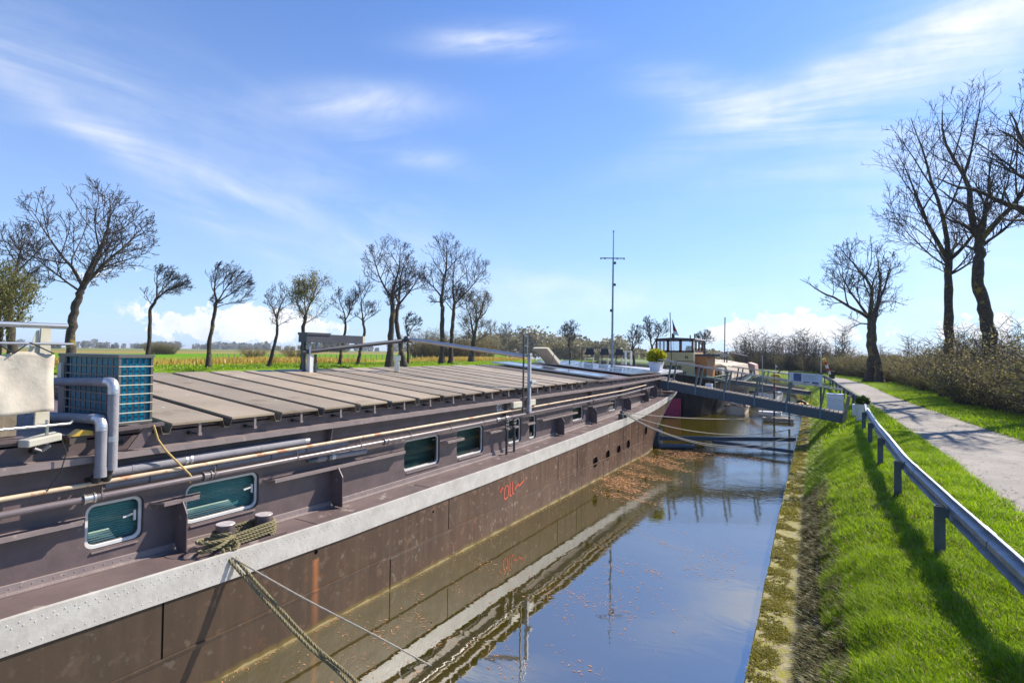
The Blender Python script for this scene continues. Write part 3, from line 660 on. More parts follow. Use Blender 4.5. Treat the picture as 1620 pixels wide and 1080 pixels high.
# darker end hatches, raised frames and solar panels
g = MB(); g.prism([(XE, ZE), (XR, rz(XR)), (XR, rz(XR) - .05), (XE, ZE - .05)], 'y', 16.55, 17.6); g.build('end_hatch', 'hatchdk', barge)
g = MB(); g.prism([(XE - .02, ZE - .02), (XR, rz(XR) - .02), (XR, rz(XR) - .08), (XE - .02, ZE - .08)], 'y', 17.62, 25.4); g.build('panel_bed', 'mauve', barge)
def panel(y0, y1, x0, x1, lift):
    g = MB(); za, zb = rz(x0) + lift, rz(x1) + lift
    g.prism([(x0, za), (x1, zb), (x1, zb - .04), (x0, za - .04)], 'y', y0, y1); p = g.build('solar_panel', 'solar', barge)
    g = MB(); e = .006
    for (xa, ya, xb, yb) in ((x0, y0, x1, y0), (x0, y1, x1, y1), (x0, y0, x0, y1), (x1, y0, x1, y1)):
        g.bar((xa, ya, rz(xa) + lift - .015), (xb, yb, rz(xb) + lift - .015), .025, .052)
    g.build('frame', 'alu', p)
for x0 in (-7.0, -8.5, -10.0): panel(17.75, 19.15, x0, x0 - 1.47, .10)
for i in range(4):
    for x0 in (-7.0, -8.5, -10.0): panel(21.3 + i * 1.0, 22.28 + i * 1.0, x0, x0 - 1.47, .10)
for k in range(11):
    y = 17.9 + k * .72; g = MB(); g.box(XE - .05, XE - .03, y, y + .03, ZE - .17, ZE - .05); g.tube([(XC, y + .2, 2.95), (XC + .08, y + .2, 2.95)], .02, 6); g.build('clamp_strap', 'black', barge)
g = MB(); g.box(XC - .0, XC + .02, 16.0, 17.5, 2.83, 3.02); g.box(XC, XC + .02, 19.2, 21.0, 2.83, 3.04); g.build('coaming_plate', 'mauve', barge)
g = MB(); g.prism([(XE - .05, 3.13), (XR, 3.38), (XR, 3.28), (XE - .05, 3.03)], 'y', 25.45, 30.0); g.build('terrace_deck', 'postgrey', barge)
# handrail pipes along the coaming
PZ = [(-8, 2.37), (10, 2.385), (12.4, 2.40), (20, 2.44), (24.3, 2.55)]
xp = -6.85
g = MB(); g.tube([(xp, y, interp(PZ, y)) for y in np.arange(-6, 24.4, 1.0)], .036, 12); rail = g.build('handrail_pipe', 'pipe', barge, smooth=True)
for y in (2.68, 3.95, 7.15, 10.9, 11.3, 16.9, 22.2):
    g = MB(); z = interp(PZ, y); g.tube([(xp, y - .05, z), (xp, y + .05, z)], .048, 12); g.tube([(xp, y - .055, z), (xp, y - .035, z)], .058, 12); g.tube([(xp, y + .035, z), (xp, y + .055, z)], .058, 12); g.build('coupling', 'stainless' if y < 3 or 10 < y < 12 else 'pipe', rail, smooth=True)
g = MB(); xw = -6.88
g.tube([(xw, y, interp(PZ, y) + .145) for y in np.arange(-6, 24.0, 1.0)], .024, 10); g.build('cream_pipe', 'wpipe', barge, smooth=True)
for y in np.arange(.3, 23.5, 1.25):
    z = interp(PZ, y); g = MB(); g.bar((xp, y, z + .036), (xp, y, z + .10), .02, .012); g.bar((xp, y, z + .07), (XC, y + .18, z + .07), .012, .012); g.bar((xw, y, z + .12), (XC, y, z + .12), .03, .012); g.tube([(xp, y - .012, z), (xp, y + .012, z)], .042, 10); g.build('pipe_bracket', 'pipe', barge)
# lagged heat-pump pipes along the wall
def pipe(name, pts, r, m, par, n=12):
    g = MB(); g.tube(pts, r, n); return g.build(name, m, par, smooth=True)
xl = -6.96
l1 = pipe('lagged_pipe', [(xl, 2.90, 2.60), (xl, 4.3, 2.605), (xl, 5.50, 2.60)], .058, 'lagging', barge)
pipe('end_cap', [(xl, 5.50, 2.60), (xl, 5.58, 2.60)], .045, 'foil', l1)
for y in (3.12, 3.72, 3.78, 4.75): pipe('tape_ring', [(xl, y, 2.6025), (xl, y + .03, 2.6025)], .0605, 'foil' if y in (3.72, 3.78) else 'lagging', l1)
l2 = pipe('lagged_pipe', [(xl, 2.86, 2.465), (xl, 6.35, 2.455)], .05, 'lagging', barge)
for y in (3.3, 4.1, 4.9, 5.5): pipe('tape_ring', [(xl, y, 2.462), (xl, y + .02, 2.462)], .053, 'steeldk', l2)
l3 = pipe('lagged_pipe', [(xl + .02, 5.95, 2.285), (xl + .02, 6.75, 2.265)], .05, 'lagging', barge)
pipe('valve', [(xl + .02, 5.55, 2.29), (xl + .02, 5.62, 2.29), (xl + .02, 5.70, 2.29), (xl + .02, 5.95, 2.285)], [.025, .045, .05, .03], 'steeldk', l3)
pipe('tape_ring', [(xl + .02, 5.72, 2.288), (xl + .02, 5.88, 2.286)], .052, 'lagging', l3)
pipe('tape_ring', [(xl + .02, 6.0, 2.284), (xl + .02, 6.07, 2.282)], .056, 'foil', l3)
# two vertical pipes with couplings in the middle (by the tall post)
for y in (11.35, 11.72):
    g = MB(); g.tube([(-6.86, y, dz(y)), (-6.86, y, 2.36)], .03, 8); g.tube([(-6.86, y, dz(y) + .30), (-6.86, y, dz(y) + .40)], .04, 8); g.build('riser_pipe', 'dkgrey', barge, smooth=True)
    g = MB()
    for z in (2.14, 2.22, 2.30, 2.38): g.tube([(-6.86, y - .06, z), (-6.86, y + .06, z)], .03, 8)
    g.build('pipe_fitting', 'pipe', barge, smooth=True)
# number and boxes
text_mesh('hull_number', '02315710', .25, 'white', barge, (XC + .003, 11.17, 2.555), (0, 1, 0), (0, 0, 1), .002, .006)
for ya, yb in ((11.62, 12.06), (12.46, 12.80)): g = MB(); g.box(-6.93, -6.83, ya, yb, 2.60, 2.75); bx = g.build('lamp_box', 'cream', barge); bevel(bx, .01)
# bollard pair
bo = MB()
for (px, py) in ((348, 862), (402, 850)): pass
BOL = [(-6.64, 4.08), (-6.64, 4.62)]
for x, y in BOL:
    g = MB(); z0 = dz(y); g.lathe([(.14, z0), (.138, z0 + .02), (.116, z0 + .03), (.112, z0 + .285), (.116, z0 + .29)], (x, y, 0), 24); b_ = g.build('bollard', 'bollard', barge, smooth=True)
    g = MB(); g.lathe([(.114, z0 + .2902), (.108, z0 + .297), (.03, z0 + .298)], (x, y, 0), 24); g.build('bollard_top', 'boltop', b_)
g = MB(); g.prism([(-6.78, 3.86), (-6.48, 3.86), (-6.46, 4.86), (-6.76, 4.86)], 'z', dz(4) - .01, dz(4) + .012); g.lathe([(.20, dz(3.6)), (.19, dz(3.6) + .01)], (-6.82, 3.66, 0), 24); g.build('bollard_base', 'deck', barge)
for y in (18.55, 18.95):
    g = MB(); z0 = dz(y); g.box(-6.52, -6.36, y - .10, y + .10, z0, z0 + .20); o = g.build('fairlead', 'dkgrey', barge); bevel(o, .02)
g = MB(); g.tube([(-6.8, 19.6, dz(19.6)), (-6.8, 19.6, dz(19.6) + .14)], .05, 10); g.build('cleat', 'dkgrey', barge)
# foredeck gear
g = MB(); g.box(-7.2, -6.7, 26.4, 27.1, 2.25, 2.42); g.box(-8.5, -7.6, 28.0, 28.9, 2.4, 2.75); g.tube([(-7.0, 27.6, 2.3), (-7.0, 27.6, 2.75)], .09, 10); g.build('windlass', 'steeldk', barge)
# mast on foredeck
mp_ = xat(968, 578, -9.2)
g = MB(); mh = 6.55; top = Vector((mp_.x + .03, mp_.y, mp_.z + mh)); base = Vector((mp_.x, mp_.y, 3.3))
g.tube([base, base.lerp(top, .33), base.lerp(top, .66), base.lerp(top, .80), base.lerp(top, .81), top], [.055, .05, .042, .038, .028, .02], 10); g.dome(top, .05, (0, 0, 1), 1.2)
ms = g.build('mast', 'steel', barge, smooth=True)
R_ = Vector((.86, .51, 0)); cz = base.lerp(top, .805)
g = MB(); g.tube([cz - R_ * .62, cz + R_ * .56], .028, 8)
for t in (-.6, -.4, .2, .54): g.box((cz + R_ * t).x - .03, (cz + R_ * t).x + .03, (cz + R_ * t).y - .03, (cz + R_ * t).y + .03, cz.z - .06, cz.z + .03)
g.build('crosstree', 'steel', ms)
for t, s in ((.77, 1), (.61, 1), (.42, -.8)):
    q = base.lerp(top, t) + R_ * .09 * s; g = MB(); g.lathe([(.03, -.06), (.06, -.05), (.06, .05), (.03, .07)], q, 10); g.build('mast_lamp', 'dkgrey', ms)
# tall post with ladder top, carrying the lowered mast
g = MB(); g.box(-6.86, -6.78, 12.36, 12.44, 2.42, 3.98); g.box(-6.87, -6.77, 12.34, 12.46, 2.45, 2.62); g.box(-6.87, -6.77, 12.34, 12.46, 3.92, 3.98); g.box(-6.83, -6.72, 12.38, 12.62, 3.18, 3.26); ps = g.build('support_post', 'postgrey', barge); bevel(ps, .006, 1)
g = MB(); g.bar((-6.84, 12.12, 2.45), (-6.84, 12.12, 4.46), .035, .035, up=(1, 0, 0)); g.build('dark_upright', 'dkgrey', ps)
g = MB()
for z in (4.44, 4.18, 3.95): g.bar((-6.84, 12.12, z), (-6.84, 12.32, z), .02, .02, up=(1, 0, 0))
g.bar((-6.84, 12.32, 3.9), (-6.84, 12.32, 4.46), .025, .025, up=(1, 0, 0)); g.build('ladder_top', 'steel', ps)
apex = xat(645, 536, -10.2); e1 = Vector((-6.88, 12.22, 3.90)); e0 = xat(478, 557, -10.9); post = xat(490, 586, -10.9)
g = MB(); g.tube([e1, apex], .055, 10); g.build('lowered_mast', 'alu', barge, smooth=True)
g = MB(); g.tube([e0, apex + Vector((-.05, 0, -.04))], .055, 10); g.tube([apex + Vector((0, -.08, 0)), apex + Vector((0, .1, -.02))], .09, 10); g.build('boom', 'dkgrey', barge, smooth=True)
g = MB(); pq = xat(628, 581, -10.4); g.tube([apex + Vector((0, -.15, 0)), (pq.x, pq.y, pq.z + .25)], .015, 6); g.build('stay_rod', 'dkgrey', barge)
g = MB(); g.lathe([(.075, pq.z - .1), (.075, pq.z + .13), (.07, pq.z + .135), (.07, pq.z + .19), (.10, pq.z + .195), (.10, pq.z + .32), (.09, pq.z + .325)], (pq.x, pq.y, 0), 16); g.build('chimney', 'stainless', barge, smooth=True)
g = MB(); g.box(post.x - .06, post.x + .06, post.y - .05, post.y + .05, post.z - .1, e0.z - .05); g.build('boom_post', 'white', barge)
g = MB(); g.box(post.x - .14, post.x - .08, post.y - .12, post.y - .06, post.z - .1, e0.z + .33); g.box(post.x - .02, post.x + .03, post.y + .14, post.y + .18, post.z - .1, e0.z - .05); g.build('boom_bracket', 'dkgrey', barge)
q0, q1 = xat(483, 541, -10.8), xat(572, 543, -10.8)
g = MB(); g.box(q0.x - .25, q0.x + .05, q0.y, q1.y, q0.z, q0.z + .20); g.box(q0.x - .27, q0.x + .07, q0.y - .01, q0.y + .70, q0.z + .18, q0.z + .235); fb = g.build('floodlight_box', 'dkgrey', barge)
g = MB(); g.box(q0.x - .05, q0.x, q0.y + .12, q0.y + .17, q0.z - .28, q0.z); g.box(q0.x - .05, q0.x, q0.y + .33, q0.y + .39, q0.z - .26, q0.z); g.box(q0.x - .05, q0.x, q1.y - .2, q1.y - .13, q0.z - .1, q0.z); g.build('leg', 'steel', fb)
g = MB(); g.box(q1.x - .2, q1.x, q1.y, q1.y + .13, q1.z + .01, q1.z + .19); g.build('end_plate', 'cream', fb)
g = MB(); g.tube([(q0.x + .06, q0.y + .45 + t * .5, q0.z - .12 * math.sin(math.pi * t)) for t in np.linspace(0, 1, 8)], .01, 5); g.build('cable', 'black', fb)
# propped skylight
sk = xat(882, 572, -10.2); g = MB(); a = xat(862, 551, -10.2)
g.hexa([(sk.x + .1, sk.y - .05, sk.z - .1), (sk.x - .4, sk.y - .3, sk.z - .1), (a.x - .4, a.y - .3, a.z), (a.x + .1, a.y, a.z), (sk.x + .1, sk.y + .12, sk.z), (sk.x - .4, sk.y - .15, sk.z), (a.x - .4, a.y - .15, a.z + .05), (a.x + .1, a.y + .16, a.z + .05)])
s_ = g.build('skylight_lid', 'cream', barge)
g = MB(); g.tube([(a.x + .45, a.y + .1, a.z), (a.x + .45, a.y - .25, sk.z)], .015, 6); g.tube([(sk.x + .5, sk.y + .15, sk.z - .1), (sk.x + .5, sk.y + .2, sk.z + .2)], .03, 6); g.build('prop_strut', 'dkgrey', s_)
# diagonal bracket and small fittings under the pump
g = MB(); g.hexa([(-6.90, 3.05, 2.84), (-6.88, 3.05, 2.84), (-6.88, 3.20, 2.84), (-6.90, 3.20, 2.84), (-6.90, 3.22, 3.08), (-6.88, 3.22, 3.08), (-6.88, 3.34, 3.08), (-6.90, 3.34, 3.08)]); g.bar((-6.87, 2.92, 3.085), (-6.87, 3.42, 3.10), .05, .04); g.bar((-7.4, 2.94, 3.08), (-6.87, 2.94, 3.08), .05, .04); g.build('pump_bracket', 'mauve', barge)
for y in (2.25, 3.02, 1.0): pipe('clamp_bolt', [(XC, y, 2.93), (XC + .08, y, 2.93)], .026, 'black', barge)

# ------------------------------------------------------------------ heat pump
hp = thing('heat_pump', 'grey outdoor heat pump with blue fins behind a wire grille on the barge roof', 'heat pump', (-7.7, 3.1, 3.1))
x0, x1, y0, y1, z0, z1 = -8.5, -6.92, 2.96, 3.32, 3.12, 3.92
g = MB(); g.box(x0, x1 + .01, y0 - .01, y1 + .01, z1 - .03, z1); g.box(x0, x1, y0, y1, z0, z0 + .03); g.box(x0, x0 + .18, y0, y1, z0 + .03, z1 - .03)
for x, y in ((x1 - .025, y0), (x1 - .025, y1 - .025)): g.box(x, x + .025, y, y + .025, z0 + .03, z1 - .03)
g.build('case', 'pumpgrey', hp)
g = MB(); g.box(x0 + .18, x1 - .03, y0 + .035, y1 - .02, z0 + .03, z1 - .03); core = g.build('fin_block', 'fin', hp)
g = MB()
nx = 10
for i in range(nx + 1):
    x = x0 + .20 + (x1 - .02 - x0 - .20) * i / nx; g.box(x - .012, x + .012, y0 + .002, y0 + .012, z0 + .03, z1 - .03)
for j in range(8):
    z = z0 + .03 + (z1 - z0 - .06) * j / 7; g.box(x0 + .18, x1 - .02, y0 - .004, y0 + .0015, z - .008, z + .008)
g.build('front_grille', 'pumpgrey', hp)
g = MB()
for i in range(6):
    y = y0 + .02 + (y1 - y0 - .04) * i / 5; g.box(x1 - .012, x1 - .004, y - .005, y + .005, z0 + .03, z1 - .03)
g.build('side_grille_uprights', 'dkgrey', hp)
g = MB()
for j in range(8):
    z = z0 + .03 + (z1 - z0 - .06) * j / 7; g.box(x1 - .0035, x1 + .004, y0, y1, z - .005, z + .005)
g.build('side_grille', 'cream', hp)
g = MB(); g.box(x0 + .04, x0 + .16, y0 - .03, y0 - .001, z0 + .45, z0 + .68); g.build('switch_box', 'cream', hp)
lp = thing('lagged_pipe_pair', 'two thick grey lagged pipes bending down in front of the blue heat pump', 'pipes', (-6.8, 2.8, 2.6))
def elbow(a, b, c, r=.1, k=6):
    a, b, c = Vector(a), Vector(b), Vector(c); p0 = b + (a - b).normalized() * r; p1 = b + (c - b).normalized() * r
    return [a] + [p0 * (1 - t) ** 2 + b * 2 * t * (1 - t) + p1 * t * t for t in np.linspace(0, 1, k)] + [c]
pA = pipe('upper_pipe', elbow((-8.5, 2.86, 3.56), (-6.79, 2.86, 3.62), (-6.79, 2.86, 2.66), .09), .052, 'lagging', lp, 16)
pB = pipe('lower_pipe', elbow((-8.5, 2.76, 3.14), (-6.80, 2.76, 3.22), (-6.80, 2.76, 2.68), .09), .055, 'lagging', lp, 16)
pipe('foil_joint', elbow((-6.93, 2.86, 3.615), (-6.79, 2.86, 3.62), (-6.79, 2.86, 3.49), .09), .0545, 'foil', pA, 16)
pipe('foil_joint', elbow((-6.92, 2.76, 3.214), (-6.80, 2.76, 3.22), (-6.80, 2.76, 3.10), .09), .0575, 'foil', pB, 16)
pipe('foil_ring', [(-6.79, 2.86, 3.03), (-6.79, 2.86, 2.97)], .0545, 'foil', pA, 16); pipe('collar', [(-6.80, 2.76, 2.70), (-6.80, 2.76, 2.60)], .06, 'lagging', pB, 16)
for y in (2.86, 2.76):
    g = MB(); g.lathe([(.03, -.05), (.05, -.02), (.05, .03), (.03, .05)], (-6.85, y - .02, 2.58), 12); g.tube([(-6.85, y, 2.58), (-6.97, y - .06, 2.56)], .03, 10); g.tube([(-6.80, y, 2.68), (-6.85, y - .02, 2.58)], .035, 10); g.build('hose_joint', 'black', pA if y > 2.8 else pB, smooth=True)

# ------------------------------------------------------------------ terrace railing with canvas
tr = thing('terrace_railing', 'stainless terrace railing laced with a weathered white canvas screen', 'railing', (-6.9, 0, 3.2))
rA = pipe('top_tube', [(-6.9, -4, 4.21), (-6.9, 2.46, 4.215)], .028, 'stainless', tr, 12)
pipe('middle_tube', [(-6.9, -4, 4.03), (-6.9, 2.52, 4.03)], .014, 'stainless', tr)
pipe('lower_tube', [(-6.86, -4, 3.17), (-6.86, 2.50, 3.20), (-6.95, 2.56, 3.22)], .014, 'stainless', tr)
pipe('far_tube', [(-9.5, -4, 4.10), (-9.5, 2.5, 4.06)], .02, 'wood', tr)
g = MB(); g.hexa([(-7.06, 2.26, 3.2), (-7.02, 2.26, 3.2), (-7.02, 2.38, 3.2), (-7.06, 2.38, 3.2), (-7.06, 2.29, 4.19), (-7.02, 2.29, 4.19), (-7.02, 2.37, 4.19), (-7.06, 2.37, 4.19)]); g.prism([(2.17, 3.85), (2.28, 3.85), (2.28, 4.17), (2.26, 4.17)], 'x', -7.05, -7.04); g.build('post', 'cream', tr)
g = MB(); g.tube([(-6.93, 2.33, 3.0), (-6.93, 2.33, 3.25)], .015, 8); g.build('post_foot', 'stainless', tr)
ny, nz_ = 90, 16; V = []
for i in range(ny + 1):
    y = -4 + 6.37 * i / ny
    for j in range(nz_ + 1):
        t = j / nz_; sag = .02 * abs(math.sin(y * 6)); z = 3.34 - .10 * (y < 2.2) * min(1, (2.2 - y)) * .8 + (3.93 - 3.34 + .03 * abs(math.sin(y * 5.2))) * t - sag * t
        x = -6.89 + .016 * math.sin(y * 5 + z * 5) + .009 * math.sin(y * 13 + 2 + z * 9) + .014 * math.sin(z * 4 + y) + .006 * math.sin(y * 31 - z * 12)
        V.append((x, y, z))
g = MB(); g.add(V, [(i * (nz_ + 1) + j, (i + 1) * (nz_ + 1) + j, (i + 1) * (nz_ + 1) + j + 1, i * (nz_ + 1) + j + 1) for i in range(ny) for j in range(nz_)])
cv = g.build('canvas_screen', 'canvas', tr, smooth=True); s_ = cv.modifiers.new('s', 'SOLIDIFY'); s_.thickness = .004
g = MB()
ylist = [2.36, 2.16, 2.04, 1.90, 1.74, 1.5, 1.3, 1.1]
for k in range(len(ylist) - 1):
    a, b = ylist[k], ylist[k + 1]; g.tube([(-6.9, a, 4.04 if k % 2 else 3.93), (-6.885, b, 3.93 if k % 2 else 4.04)], .007, 5)
    g.tube([(-6.885, a, 3.35), (-6.86, a - .12, 3.19)], .0035, 4) if k % 2 else None
g.build('bungee_cord', 'black', tr)
g = MB(); g.box(-7.9, -7.3, 1.5, 2.2, 3.07, 3.30); g.build('timber_box', 'wood', tr)
# roof part beyond, a low dark upstand and yellow wedge
ol = thing('yellow_wedge', 'small yellow plastic wedge lying under the lower lagged pipe', 'wedge', (-6.86, 2.60, 3.08))
g = MB(); g.prism([(2.52, 3.06), (2.70, 3.06), (2.70, 3.10), (2.60, 3.12)], 'x', -7.0, -6.85); g.build('block', 'yellow', ol)
g = MB(); g.prism([(2.50, 2.98), (2.66, 2.98), (2.64, 3.055), (2.50, 3.055)], 'x', -7.0, -6.86); g.build('rusty_bracket', 'hatchdk', ol)
fl = thing('rail_spotlight', 'small cream spotlight clamped under the terrace railing on the mauve wall', 'light', (-6.95, 2.25, 3.05))
g = MB(); g.hexa([(-7.03, 2.13, 2.98), (-6.82, 2.15, 3.0), (-6.82, 2.42, 3.04), (-7.03, 2.42, 3.06), (-7.03, 2.13, 3.06), (-6.82, 2.15, 3.07), (-6.82, 2.42, 3.11), (-7.03, 2.42, 3.12)]); o = g.build('housing', 'cream', fl); bevel(o, .01)
g = MB(); g.tube([(-6.84, 2.2, 2.98), (-6.84, 2.26, 2.95), (-6.84, 2.33, 3.0)], .02, 6); g.build('lens', 'dkgrey', fl)
g = MB(); g.tube([(-6.83, 2.42, 3.05), (-6.82, 2.46, 2.9), (-6.84, 2.42, 2.7), (-6.86, 2.32, 2.53)], .006, 6); o = g.build('hanging_cable', 'black', origin=(-6.83, 2.42, 3.05)); tag(o, 'thin black cable hanging from the spotlight down to the cream pipe', 'cable')
pts = [xat(*q, -6.84) for q in ((243, 672), (250, 695), (262, 712), (280, 730), (300, 750))]
g = MB(); g.tube(pts, .012, 8); g.tube([pts[-1], pts[-1] + Vector((0, .03, -.06)), pts[-1] + Vector((0, .0, -.1))], .014, 8); o = g.build('frayed_rope', 'ropey', origin=tuple(pts[0])); tag(o, 'frayed yellow cord tied from the pump bracket down to the handrail pipe', 'rope')

# ------------------------------------------------------------------ ropes
def rope(name, pts, r, m, label, group=None, sag=0.0, strands=False, cat='rope', seg=40):
    pts = [Vector(p) for p in pts]
    if len(pts) == 2:
        a, b = pts; pts = [a.lerp(b, t) - Vector((0, 0, sag * 4 * t * (1 - t))) for t in np.linspace(0, 1, seg)]
    g = MB()
    if strands:
        L = 0; prev = pts[0]; fine = []
        for a, b in zip(pts, pts[1:]):
            k = max(1, int((b - a).length / .012)); fine += [a.lerp(b, i / k) for i in range(k)]
        fine.append(pts[-1])
        for s_i in range(3):
            sp = []
            for i, p in enumerate(fine):
                d = (fine[min(i + 1, len(fine) - 1)] - fine[max(0, i - 1)]).normalized(); u = d.orthogonal().normalized(); u = (Vector((0, 0, 1)) - d * d.z); u = u.normalized() if u.length > .2 else Vector((1, 0, 0)); v = d.cross(u)
                t = i * .012 / (r * 7) * 2 * math.pi + s_i * 2.094; sp.append(p + (u * math.cos(t) + v * math.sin(t)) * r * .5)
            g.tube(sp, r * .58, 6)
    else: g.tube(pts, r, 8)
    o = g.build(name, m, smooth=True, origin=tuple(pts[0])); tag(o, label, cat, group); return o
zd = dz(4.2)
sA = Vector((-6.44, 4.02, zd + .03)); sB = Vector((-6.40, 4.05, zd + .0))
eA, eB = Vector((-1.05, .9, .32)), Vector((-1.05, 1.35, .32))
rope('mooring_rope', [sA, dat(430, 955, 6.35), dat(560, 1082, 5.35), Vector((-1.1, 1.2, .35))][:1] + [xat(345, 872, -6.42), xat(388, 905, -6.28), xat(460, 985, -5.6), xat(560, 1080, -4.85), Vector((-2.5, 3.2, .5)), Vector((-1.0, 2.6, .35))][0:0] + [], .021, 'rope', 'x') if False else None
def ropepx(name, seq, end, r, m, label, **kw):
    pts = [xat(x, y, X) for x, y, X in seq] + [Vector(end)]
    # smooth (Catmull-Rom)
    out = []
    for i in range(len(pts) - 1):
        p0, p1, p2, p3 = pts[max(0, i - 1)], pts[i], pts[i + 1], pts[min(len(pts) - 1, i + 2)]
        for t in np.linspace(0, 1, 9)[:-1]:
            out.append(.5 * ((2 * p1) + (p2 - p0) * t + (2 * p0 - 5 * p1 + 4 * p2 - p3) * t * t + (-p0 + 3 * p1 - 3 * p2 + p3) * t ** 3))
    out.append(pts[-1]); return rope(name, out, r, m, label, **kw)
ropepx('mooring_rope', [(352, 868, -6.45), (362, 884, -6.36), (420, 950, -5.95), (488, 1022, -5.3), (552, 1080, -4.75)], (-2.5, 3.45, .42), .020, 'rope', 'near strand of the doubled olive rope running from the bollard to the bank', strands=True)
ropepx('mooring_rope', [(362, 866, -6.45), (372, 882, -6.36), (430, 948, -5.92), (500, 1023, -5.25), (566, 1080, -4.65)], (-2.5, 3.6, .42), .020, 'rope', 'far strand of the doubled olive rope running from the bollard to the bank', strands=True)
ropepx('mooring_line', [(366, 880, -6.36), (470, 940, -5.7), (600, 1008, -4.8), (735, 1080, -3.9)], (-.8, 4.0, .9), .011, 'ropeg', 'thin grey line from the near bollard down across the water', strands=True)
# coils round the bollards
def coil(cx, cy, pts_h, r, label):
    pts = []
    for (t, rr, h, dx, dy) in pts_h: pts.append((cx + dx + rr * math.cos(t), cy + dy + rr * math.sin(t), zd + h))
    return rope('bollard_rope', pts, r, 'rope', label, strands=True)
seq = []
N_ = 5; (ax, ay), (bx_, by) = BOL
pts = []
for lp_ in range(N_):                   # racetrack turns round both bollards
    h = zd + .03 + lp_ * .040; rr = .137 + .012 * random.random()
    for t in np.linspace(-90, 90, 9): pts.append((bx_ + rr * math.cos(rad(t + 90 - 90)) , by + rr * math.sin(rad(t)) * 1.0, h)) if False else None
    for t in np.linspace(0, 180, 10): pts.append((bx_ + rr * math.cos(rad(t)), by + rr * math.sin(rad(t)), h))
    for t in np.linspace(180, 360, 10): pts.append((ax + rr * math.cos(rad(t)), ay + rr * math.sin(rad(t)), h + .012 * (t - 180) / 180))
rope('bollard_rope', pts, .020, 'rope', 'olive rope wound in tight turns round the two deck bollards', strands=True)
pts = []
for i in range(60):
    t = i / 59 * 4.4 * math.pi; pts.append((ax + .12 + .14 * math.cos(t) * (1 + .3 * math.sin(t * .7)) - .02 * i / 59, ay - .17 + .21 * math.sin(t * .93 + .6), zd + .03 + .15 * abs(math.sin(t * .31))))
rope('bollard_rope', pts, .021, 'rope', 'loose olive rope knot heaped beside the nearer bollard', strands=True)
fb0 = Vector((-6.4, 18.7, 1.86))
for k, (s_, e, sg, lab) in enumerate(((fb0, (-.6, 26.8, 1.1), .62, 'slack grey rope sagging furthest from the far deck fairlead to the bank'), (fb0 + Vector((0, .1, .02)), (-.4, 29.0, 1.4), .28, 'taut upper grey rope from the far deck fairlead to the bank'),
                                    (fb0 + Vector((0, -.05, 0)), (-.8, 22.8, .95), .75, 'lowest slack grey rope from the far deck fairlead to the stone bank'), (fb0 + Vector((0, .05, 0)), (-.7, 24.5, 1.1), .9, 'slack grey rope between the two lowest lines to the bank'))):
    rope('mooring_line', [s_, e], .014, 'ropeg', lab, sag=sg)
rope('mooring_line', [(-7.2, 37.5, 1.9), (-1.0, 31.0, .9)], .02, 'steeldk', 'dark rope from the black moored boat across the water to the bank', sag=.25)
rope('mooring_line', [(-7.0, 37.8, 1.7), (-.9, 32.4, .6)], .016, 'ropeg', 'thin slack line below the dark rope from the black moored boat', sag=.5)

# ------------------------------------------------------------------ spreader poles
sp = thing('spreader_pole', 'blue steel spreader beams forking from the barge bow to the quay wall', 'mooring beam', (-6.3, 23.5, .3))
g = MB(); g.bar((-6.45, 23.6, .34), (-1.35, 26.6, .36), .16, .17); g.build('beam', 'steeldk', sp)
g = MB(); g.bar((-4.4, 24.5, .26), (-1.28, 23.9, .24), .15, .12); g.build('branch_beam', 'steeldk', sp)
g = MB(); g.box(-6.75, -6.4, 23.3, 23.9, .05, .75); g.build('end_bracket', 'steeldk', sp)
pipe('float_tube', [(-6.3, 23.0, .10), (-5.0, 23.7, .10)], .10, 'steeldk', sp)

# ------------------------------------------------------------------ gangways
def gangway(name, a, b, wd, hgt, nposts, label, rail_h=.95, beam='steeldk'):
    a, b = Vector(a), Vector(b); gw = thing(name, label, 'gangway', tuple(a)); d = (b - a); side = Vector((d.y, -d.x, 0)).normalized() * (wd / 2)
    for s_ in (-1, 1):
        g = MB(); o_ = side * s_; g.bar(a + o_ + Vector((0, 0, -hgt / 2)), b + o_ + Vector((0, 0, -hgt / 2)), .012, hgt); g.bar(a + o_, b + o_, .09, .014); g.bar(a + o_ - Vector((0, 0, hgt)), b + o_ - Vector((0, 0, hgt)), .09, .014); g.build('side_girder', beam, gw)
    g = MB(); k = int(d.length / .16)
    for i in range(k):
        p = a.lerp(b, (i + .5) / k); g.bar(p - side * .96 + Vector((0, 0, .02)), p + side * .96 + Vector((0, 0, .02)), .13, .03)
    g.build('plank_deck', 'wood', gw)
    tops = {-1: [], 1: []}
    for i in range(nposts):
        t = (i + .35) / nposts
        for s_ in (-1, 1):
            p = a.lerp(b, t) + side * s_ * 1.06; q = p + Vector((0, 0, rail_h)) + side * s_ * .10 + d.normalized() * .17; tops[s_].append(q)
            g = MB(); g.bar(p - Vector((0, 0, hgt * .95)), p.lerp(q, .12), .10, .06, up=d); st = g.build('stanchion_socket', 'socket', gw)
            g = MB(); g.bar(p.lerp(q, .05), q, .06, .075, up=d); g.build('stanchion', 'stanch', gw)
    for s_ in (-1, 1):
        T = [a + side * s_ * 1.1 + Vector((0, 0, rail_h + .02))] + tops[s_] + [b + side * s_ * 1.15 + Vector((0, 0, rail_h))]
        pipe('handrail', T, .022, 'alurail', gw); pipe('middle_rail', [p - Vector((0, 0, rail_h * .5)) for p in T], .008, 'alurail', gw, 6)
    return gw
M['stanch'] = mat('stanchion_grey', (.13, .155, .15), (.09, .115, .11), 6, .6)
M['socket'] = mat('blue_socket_paint', (.10, .20, .27), (.07, .15, .21), 6, .5)
M['alurail'] = mat('rail_pale_grey', (.36, .35, .34), (.28, .27, .26), 6, .45, .2)
